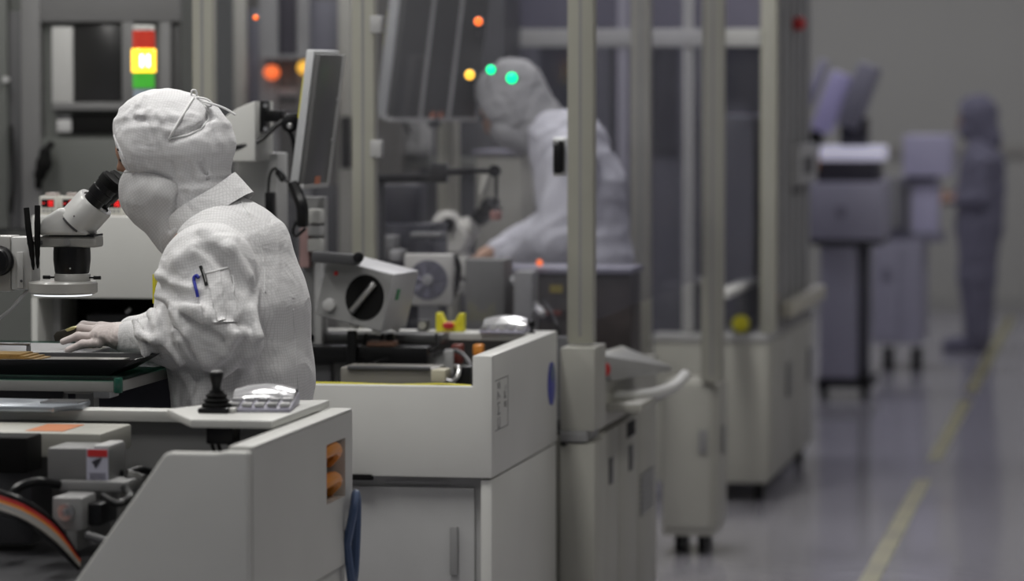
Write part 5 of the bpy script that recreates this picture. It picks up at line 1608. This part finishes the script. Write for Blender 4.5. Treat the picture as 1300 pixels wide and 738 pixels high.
MB().tube(s, 0.0035, 10).build('cap', BLUE, pB_)
s = [on_surf(bv, x, y, 0.011) for x, y in ((246, 357), (246.5, 352), (250, 350), (252, 353))]
MB().tube(s, 0.0035, 10).build('clip', BLUE, pB_)
pK_ = thing('pen', 'black and silver ballpoint pen in the sleeve pocket', 'pen', on_surf(bv, 259, 358, 0.0))
s = [on_surf(bv, x, y, 0.011) for x, y in ((262, 362), (259, 351), (254.5, 338))]
MB().tube(s, 0.0036, 10).build('barrel', BLACK, pK_)
s = [on_surf(bv, x, y, 0.015) for x, y in ((261.5, 358), (259.5, 350), (257, 342))]
MB().tube(s, 0.0013, 8).build('clip', SILVER, pK_)
# yellow badge edge at the chest
bx('badge_edge', YEL, p1, J(190, 0)[0], J(193.5, 0)[0], 8.03, 8.06, J(0, 384)[2], J(0, 347)[2], 0.001)

# ---- gloved hands
gf = Field((J(66, 0)[0], 7.92, J(0, 462, 8.0)[2]), (J(182, 0)[0], 8.12, J(0, 395, 8.0)[2]), 0.0022)
gf.cone(J(172, 430, 7.985), J(152, 428, 7.99), 0.030, 0.027, 1.2, 0.012)
gf.cone(J(152, 428, 7.99), J(128, 425, 7.995), 0.026, 0.021, 1.75, 0.012)
gf.cone(J(140, 418, 8.015), J(128, 415, 8.02), 0.014, 0.012, 1.2, 0.012)
for ch in (((126, 436, 7.965), (105, 437, 7.960), (86, 445, 7.958)), ((122, 428, 7.985), (99, 427, 7.982), (80, 434, 7.98)),
           ((122, 420, 8.006), (103, 417, 8.006), (85, 429, 8.006)), ((124, 415, 8.028), (106, 413, 8.030), (88, 425, 8.03)),
           ((143, 430, 8.030), (120, 434, 8.052), (100, 436, 8.050))):
    gf.cone(J(*ch[0]), J(*ch[1]), 0.0105, 0.0092, 1, 0.006)
    gf.cone(J(*ch[1]), J(*ch[2]), 0.0092, 0.0072, 1, 0.005)
gf.wrinkle(0.0009, 60, (1.6, 1, 0.7), 4, seg_dist_mask([J(140, 428, 7.96), J(155, 430, 7.96)], 0.05))
gf.build('glove', GLOVE, p1)
gf2 = Field((J(60, 0, 8.2)[0], 8.14, J(0, 470, 8.2)[2]), (J(190, 0, 8.2)[0], 8.36, J(0, 385, 8.2)[2]), 0.004)
gf2.cone(J(176, 424, 8.24), J(140, 422, 8.235), 0.030, 0.022, 1.5, 0.012)
for k, yy in enumerate((8.205, 8.225, 8.245, 8.265)):
    gf2.cone(J(142, 422, yy), J(118, 420 + k, yy - .004), 0.011, 0.0095, 1, 0.006)
    gf2.cone(J(118, 420 + k, yy - .004), J(100, 430 + k, yy - .006), 0.0095, 0.008, 1, 0.005)
gf2.cone(J(158, 424, 8.205), J(132, 432, 8.185), 0.011, 0.009, 1, 0.006)
gf2.build('glove', GLOVE, p1)
# shoes
for sy in (-1, 1):
    sf = Field((lx - 0.24, YP + sy * 0.10 - 0.08, -0.02), (lx + 0.14, YP + sy * 0.10 + 0.08, 0.18), 0.006)
    sf.cone((lx + 0.05, YP + sy * 0.10, 0.05), (lx - 0.17, YP + sy * 0.11, 0.035), 0.048, 0.042, 1, 0.02)
    sf.cone((lx + 0.03, YP + sy * 0.10, 0.06), (lx + 0.03, YP + sy * 0.10, 0.13), 0.05, 0.052, 1, 0.02)
    sf.cut((lx, YP, 0.001), (0, 0, -1), 0.004)
    sf.build('shoe', COAT, p1)

# small part held by the fingertips
hp = thing('chip_carrier', 'small black and gold chip carrier held in the gloved fingertips', 'chip carrier', J(82, 432, 8.0))
q = [J(*p, 8.0) for p in ((69, 426), (73, 421), (94, 415), (98, 418), (95, 424), (78, 433), (71, 434))]
MB().prism([(p[0], p[2]) for p in q], 7.992, 8.045).build('block', mat('dark bronze block', (0.05, 0.045, 0.035), .35, .4), hp, 0.002)
q = [J(*p, 8.0) for p in ((84, 418.5), (93, 414.5), (98, 415), (96, 418), (87, 421))]
MB().prism([(p[0], p[2]) for p in q], 7.989, 8.03).build('gold_plate', mat('bright gold', (0.75, 0.68, 0.32), .3, .5), hp, 0.001)


# =================================================================== the second and third worker
def worker(root, Y, sc, tor, hd, arms, legs, coat, hood_m, mask_m, h=0.009, brow=None, skin=True):
    """tor, arms, legs: chains of (px, py, dY, radius, y-stretch); hd: head centre px, size"""
    Q = lambda px, py, d=0.0: P(px, py, Y + d)
    pts = [Q(c[0], c[1], c[2]) for ch in [tor] + arms for c in ch]
    lo = np.min(pts, 0) - 0.25; hi = np.max(pts, 0) + 0.25
    lo[2] = 0.03
    F_ = Field(lo, hi, h); B_ = Field(lo, [hi[0], hi[1], hi[2] + 0.4], 0.012)
    for ch in [tor] + arms:
        for a, b in zip(ch[:-1], ch[1:]):
            F_.cone(Q(*a[:3]), Q(*b[:3]), a[3], b[3], a[4], 0.035)
            B_.cone(Q(*a[:3]), Q(*b[:3]), a[3] * .72, b[3] * .72, a[4], 0.03)
    for ch in legs:
        for a, b in zip(ch[:-1], ch[1:]):
            F_.cone(a[:3], b[:3], a[3], b[3], 1, 0.035); B_.cone(a[:3], b[:3], a[3] * .72, b[3] * .72, 1, 0.03)
    F_.wrinkle(0.004, 14, (1, 1, .8), 2)
    F_.build('coverall', coat, root)
    hc = Q(hd[0], hd[1]); an = hd[2]
    fw = np.array([-math.cos(an), 0, -math.sin(an)])      # where the face looks
    up = np.array([-math.sin(an), 0, math.cos(an)])
    B_.ell(hc, (0.098, 0.074, 0.11), -an * 0 + (-an), 0.02)
    B_.cone(hc - up * 0.06 - fw * 0.02, Q(*tor[-1][:3]), 0.055, 0.055, 1, 0.03)
    B_.cone(hc + fw * 0.095 + up * .0, hc + fw * 0.112 - up * 0.03, 0.012, 0.015, 1, 0.012)
    bo_ = B_.build('body', SKIN, root)
    for s_ in (-1, 1):
        MB().ball(hc + fw * 0.094 + up * 0.012 + np.array([0, s_ * 0.032, 0]), 0.009).build('eye', BLACKM, bo_)
    hlo = hc - 0.24; hhi = hc + 0.22
    H_ = Field(hlo, hhi, 0.007)
    H_.ell(hc - fw * 0.012 + up * 0.012, (0.128, 0.100, 0.128), -an, 0.02)
    H_.ell(hc - fw * 0.04 + up * 0.03, (0.105, 0.105, 0.10), -an, 0.02)
    H_.cone(hc - up * 0.05 - fw * 0.03, hc - up * 0.15 - fw * 0.05, 0.095, 0.088, 1, 0.03)
    H_.wrinkle(0.003, 22, (1, 1, 1), 6)
    H_.cut(hc + fw * 0.082, fw, 0.006)
    H_.build('hood', hood_m, root)
    M_ = Field(hlo, hhi, 0.007)
    M_.ell(hc + fw * 0.045 - up * 0.065, (0.075, 0.078, 0.062), -an, 0.02)
    M_.cone(hc + fw * 0.035 - up * 0.075, hc - up * 0.14 - fw * 0.01, 0.068, 0.07, 1, 0.03)
    M_.cut(hc - up * 0.022, up, 0.006)
    M_.build('face_mask', mask_m, root)
    for ch in arms:
        w_ = Q(*ch[-1][:3]); e_ = Q(*ch[-2][:3]); d = (w_ - e_) / np.linalg.norm(w_ - e_)
        G_ = Field(w_ - 0.13, w_ + 0.13, 0.0045)
        G_.cone(w_ - d * 0.02, w_ + d * 0.05, 0.032, 0.026, 1.3, 0.012)
        for k in range(4):
            o_ = np.array([0, (k - 1.5) * 0.019, 0])
            l_ = (0.055, 0.065, 0.068, 0.06)[k]
            m_1 = w_ + d * 0.055 + o_ + d * l_ * .55
            G_.cone(w_ + d * 0.05 + o_, m_1, 0.0105, 0.0095, 1, 0.006)
            G_.cone(m_1, m_1 + d * l_ * .4 + np.array([0, 0, -0.018]), 0.0095, 0.008, 1, 0.005)
        G_.cone(w_ + d * 0.01 + np.array([0, 0.03, 0]), w_ + d * 0.06 + np.array([0, 0.045, -0.02]), 0.012, 0.0095, 1, 0.006)
        G_.build('glove', mat('orange tan glove', (0.42, 0.25, 0.17), .5, var=.05), root)
    for ch in legs:
        a = np.array(ch[-1][:3])
        sf = Field((a[0] - 0.26, a[1] - 0.08, -0.02), (a[0] + 0.12, a[1] + 0.08, 0.18), 0.009)
        sf.cone((a[0] + 0.02, a[1], 0.05), (a[0] - 0.18, a[1], 0.036), 0.050, 0.043, 1, 0.02)
        sf.cone((a[0], a[1], 0.06), (a[0], a[1], 0.13), 0.05, 0.055, 1, 0.02)
        sf.cut((a[0], a[1], 0.001), (0, 0, -1), 0.004)
        sf.build('shoe', coat, root)


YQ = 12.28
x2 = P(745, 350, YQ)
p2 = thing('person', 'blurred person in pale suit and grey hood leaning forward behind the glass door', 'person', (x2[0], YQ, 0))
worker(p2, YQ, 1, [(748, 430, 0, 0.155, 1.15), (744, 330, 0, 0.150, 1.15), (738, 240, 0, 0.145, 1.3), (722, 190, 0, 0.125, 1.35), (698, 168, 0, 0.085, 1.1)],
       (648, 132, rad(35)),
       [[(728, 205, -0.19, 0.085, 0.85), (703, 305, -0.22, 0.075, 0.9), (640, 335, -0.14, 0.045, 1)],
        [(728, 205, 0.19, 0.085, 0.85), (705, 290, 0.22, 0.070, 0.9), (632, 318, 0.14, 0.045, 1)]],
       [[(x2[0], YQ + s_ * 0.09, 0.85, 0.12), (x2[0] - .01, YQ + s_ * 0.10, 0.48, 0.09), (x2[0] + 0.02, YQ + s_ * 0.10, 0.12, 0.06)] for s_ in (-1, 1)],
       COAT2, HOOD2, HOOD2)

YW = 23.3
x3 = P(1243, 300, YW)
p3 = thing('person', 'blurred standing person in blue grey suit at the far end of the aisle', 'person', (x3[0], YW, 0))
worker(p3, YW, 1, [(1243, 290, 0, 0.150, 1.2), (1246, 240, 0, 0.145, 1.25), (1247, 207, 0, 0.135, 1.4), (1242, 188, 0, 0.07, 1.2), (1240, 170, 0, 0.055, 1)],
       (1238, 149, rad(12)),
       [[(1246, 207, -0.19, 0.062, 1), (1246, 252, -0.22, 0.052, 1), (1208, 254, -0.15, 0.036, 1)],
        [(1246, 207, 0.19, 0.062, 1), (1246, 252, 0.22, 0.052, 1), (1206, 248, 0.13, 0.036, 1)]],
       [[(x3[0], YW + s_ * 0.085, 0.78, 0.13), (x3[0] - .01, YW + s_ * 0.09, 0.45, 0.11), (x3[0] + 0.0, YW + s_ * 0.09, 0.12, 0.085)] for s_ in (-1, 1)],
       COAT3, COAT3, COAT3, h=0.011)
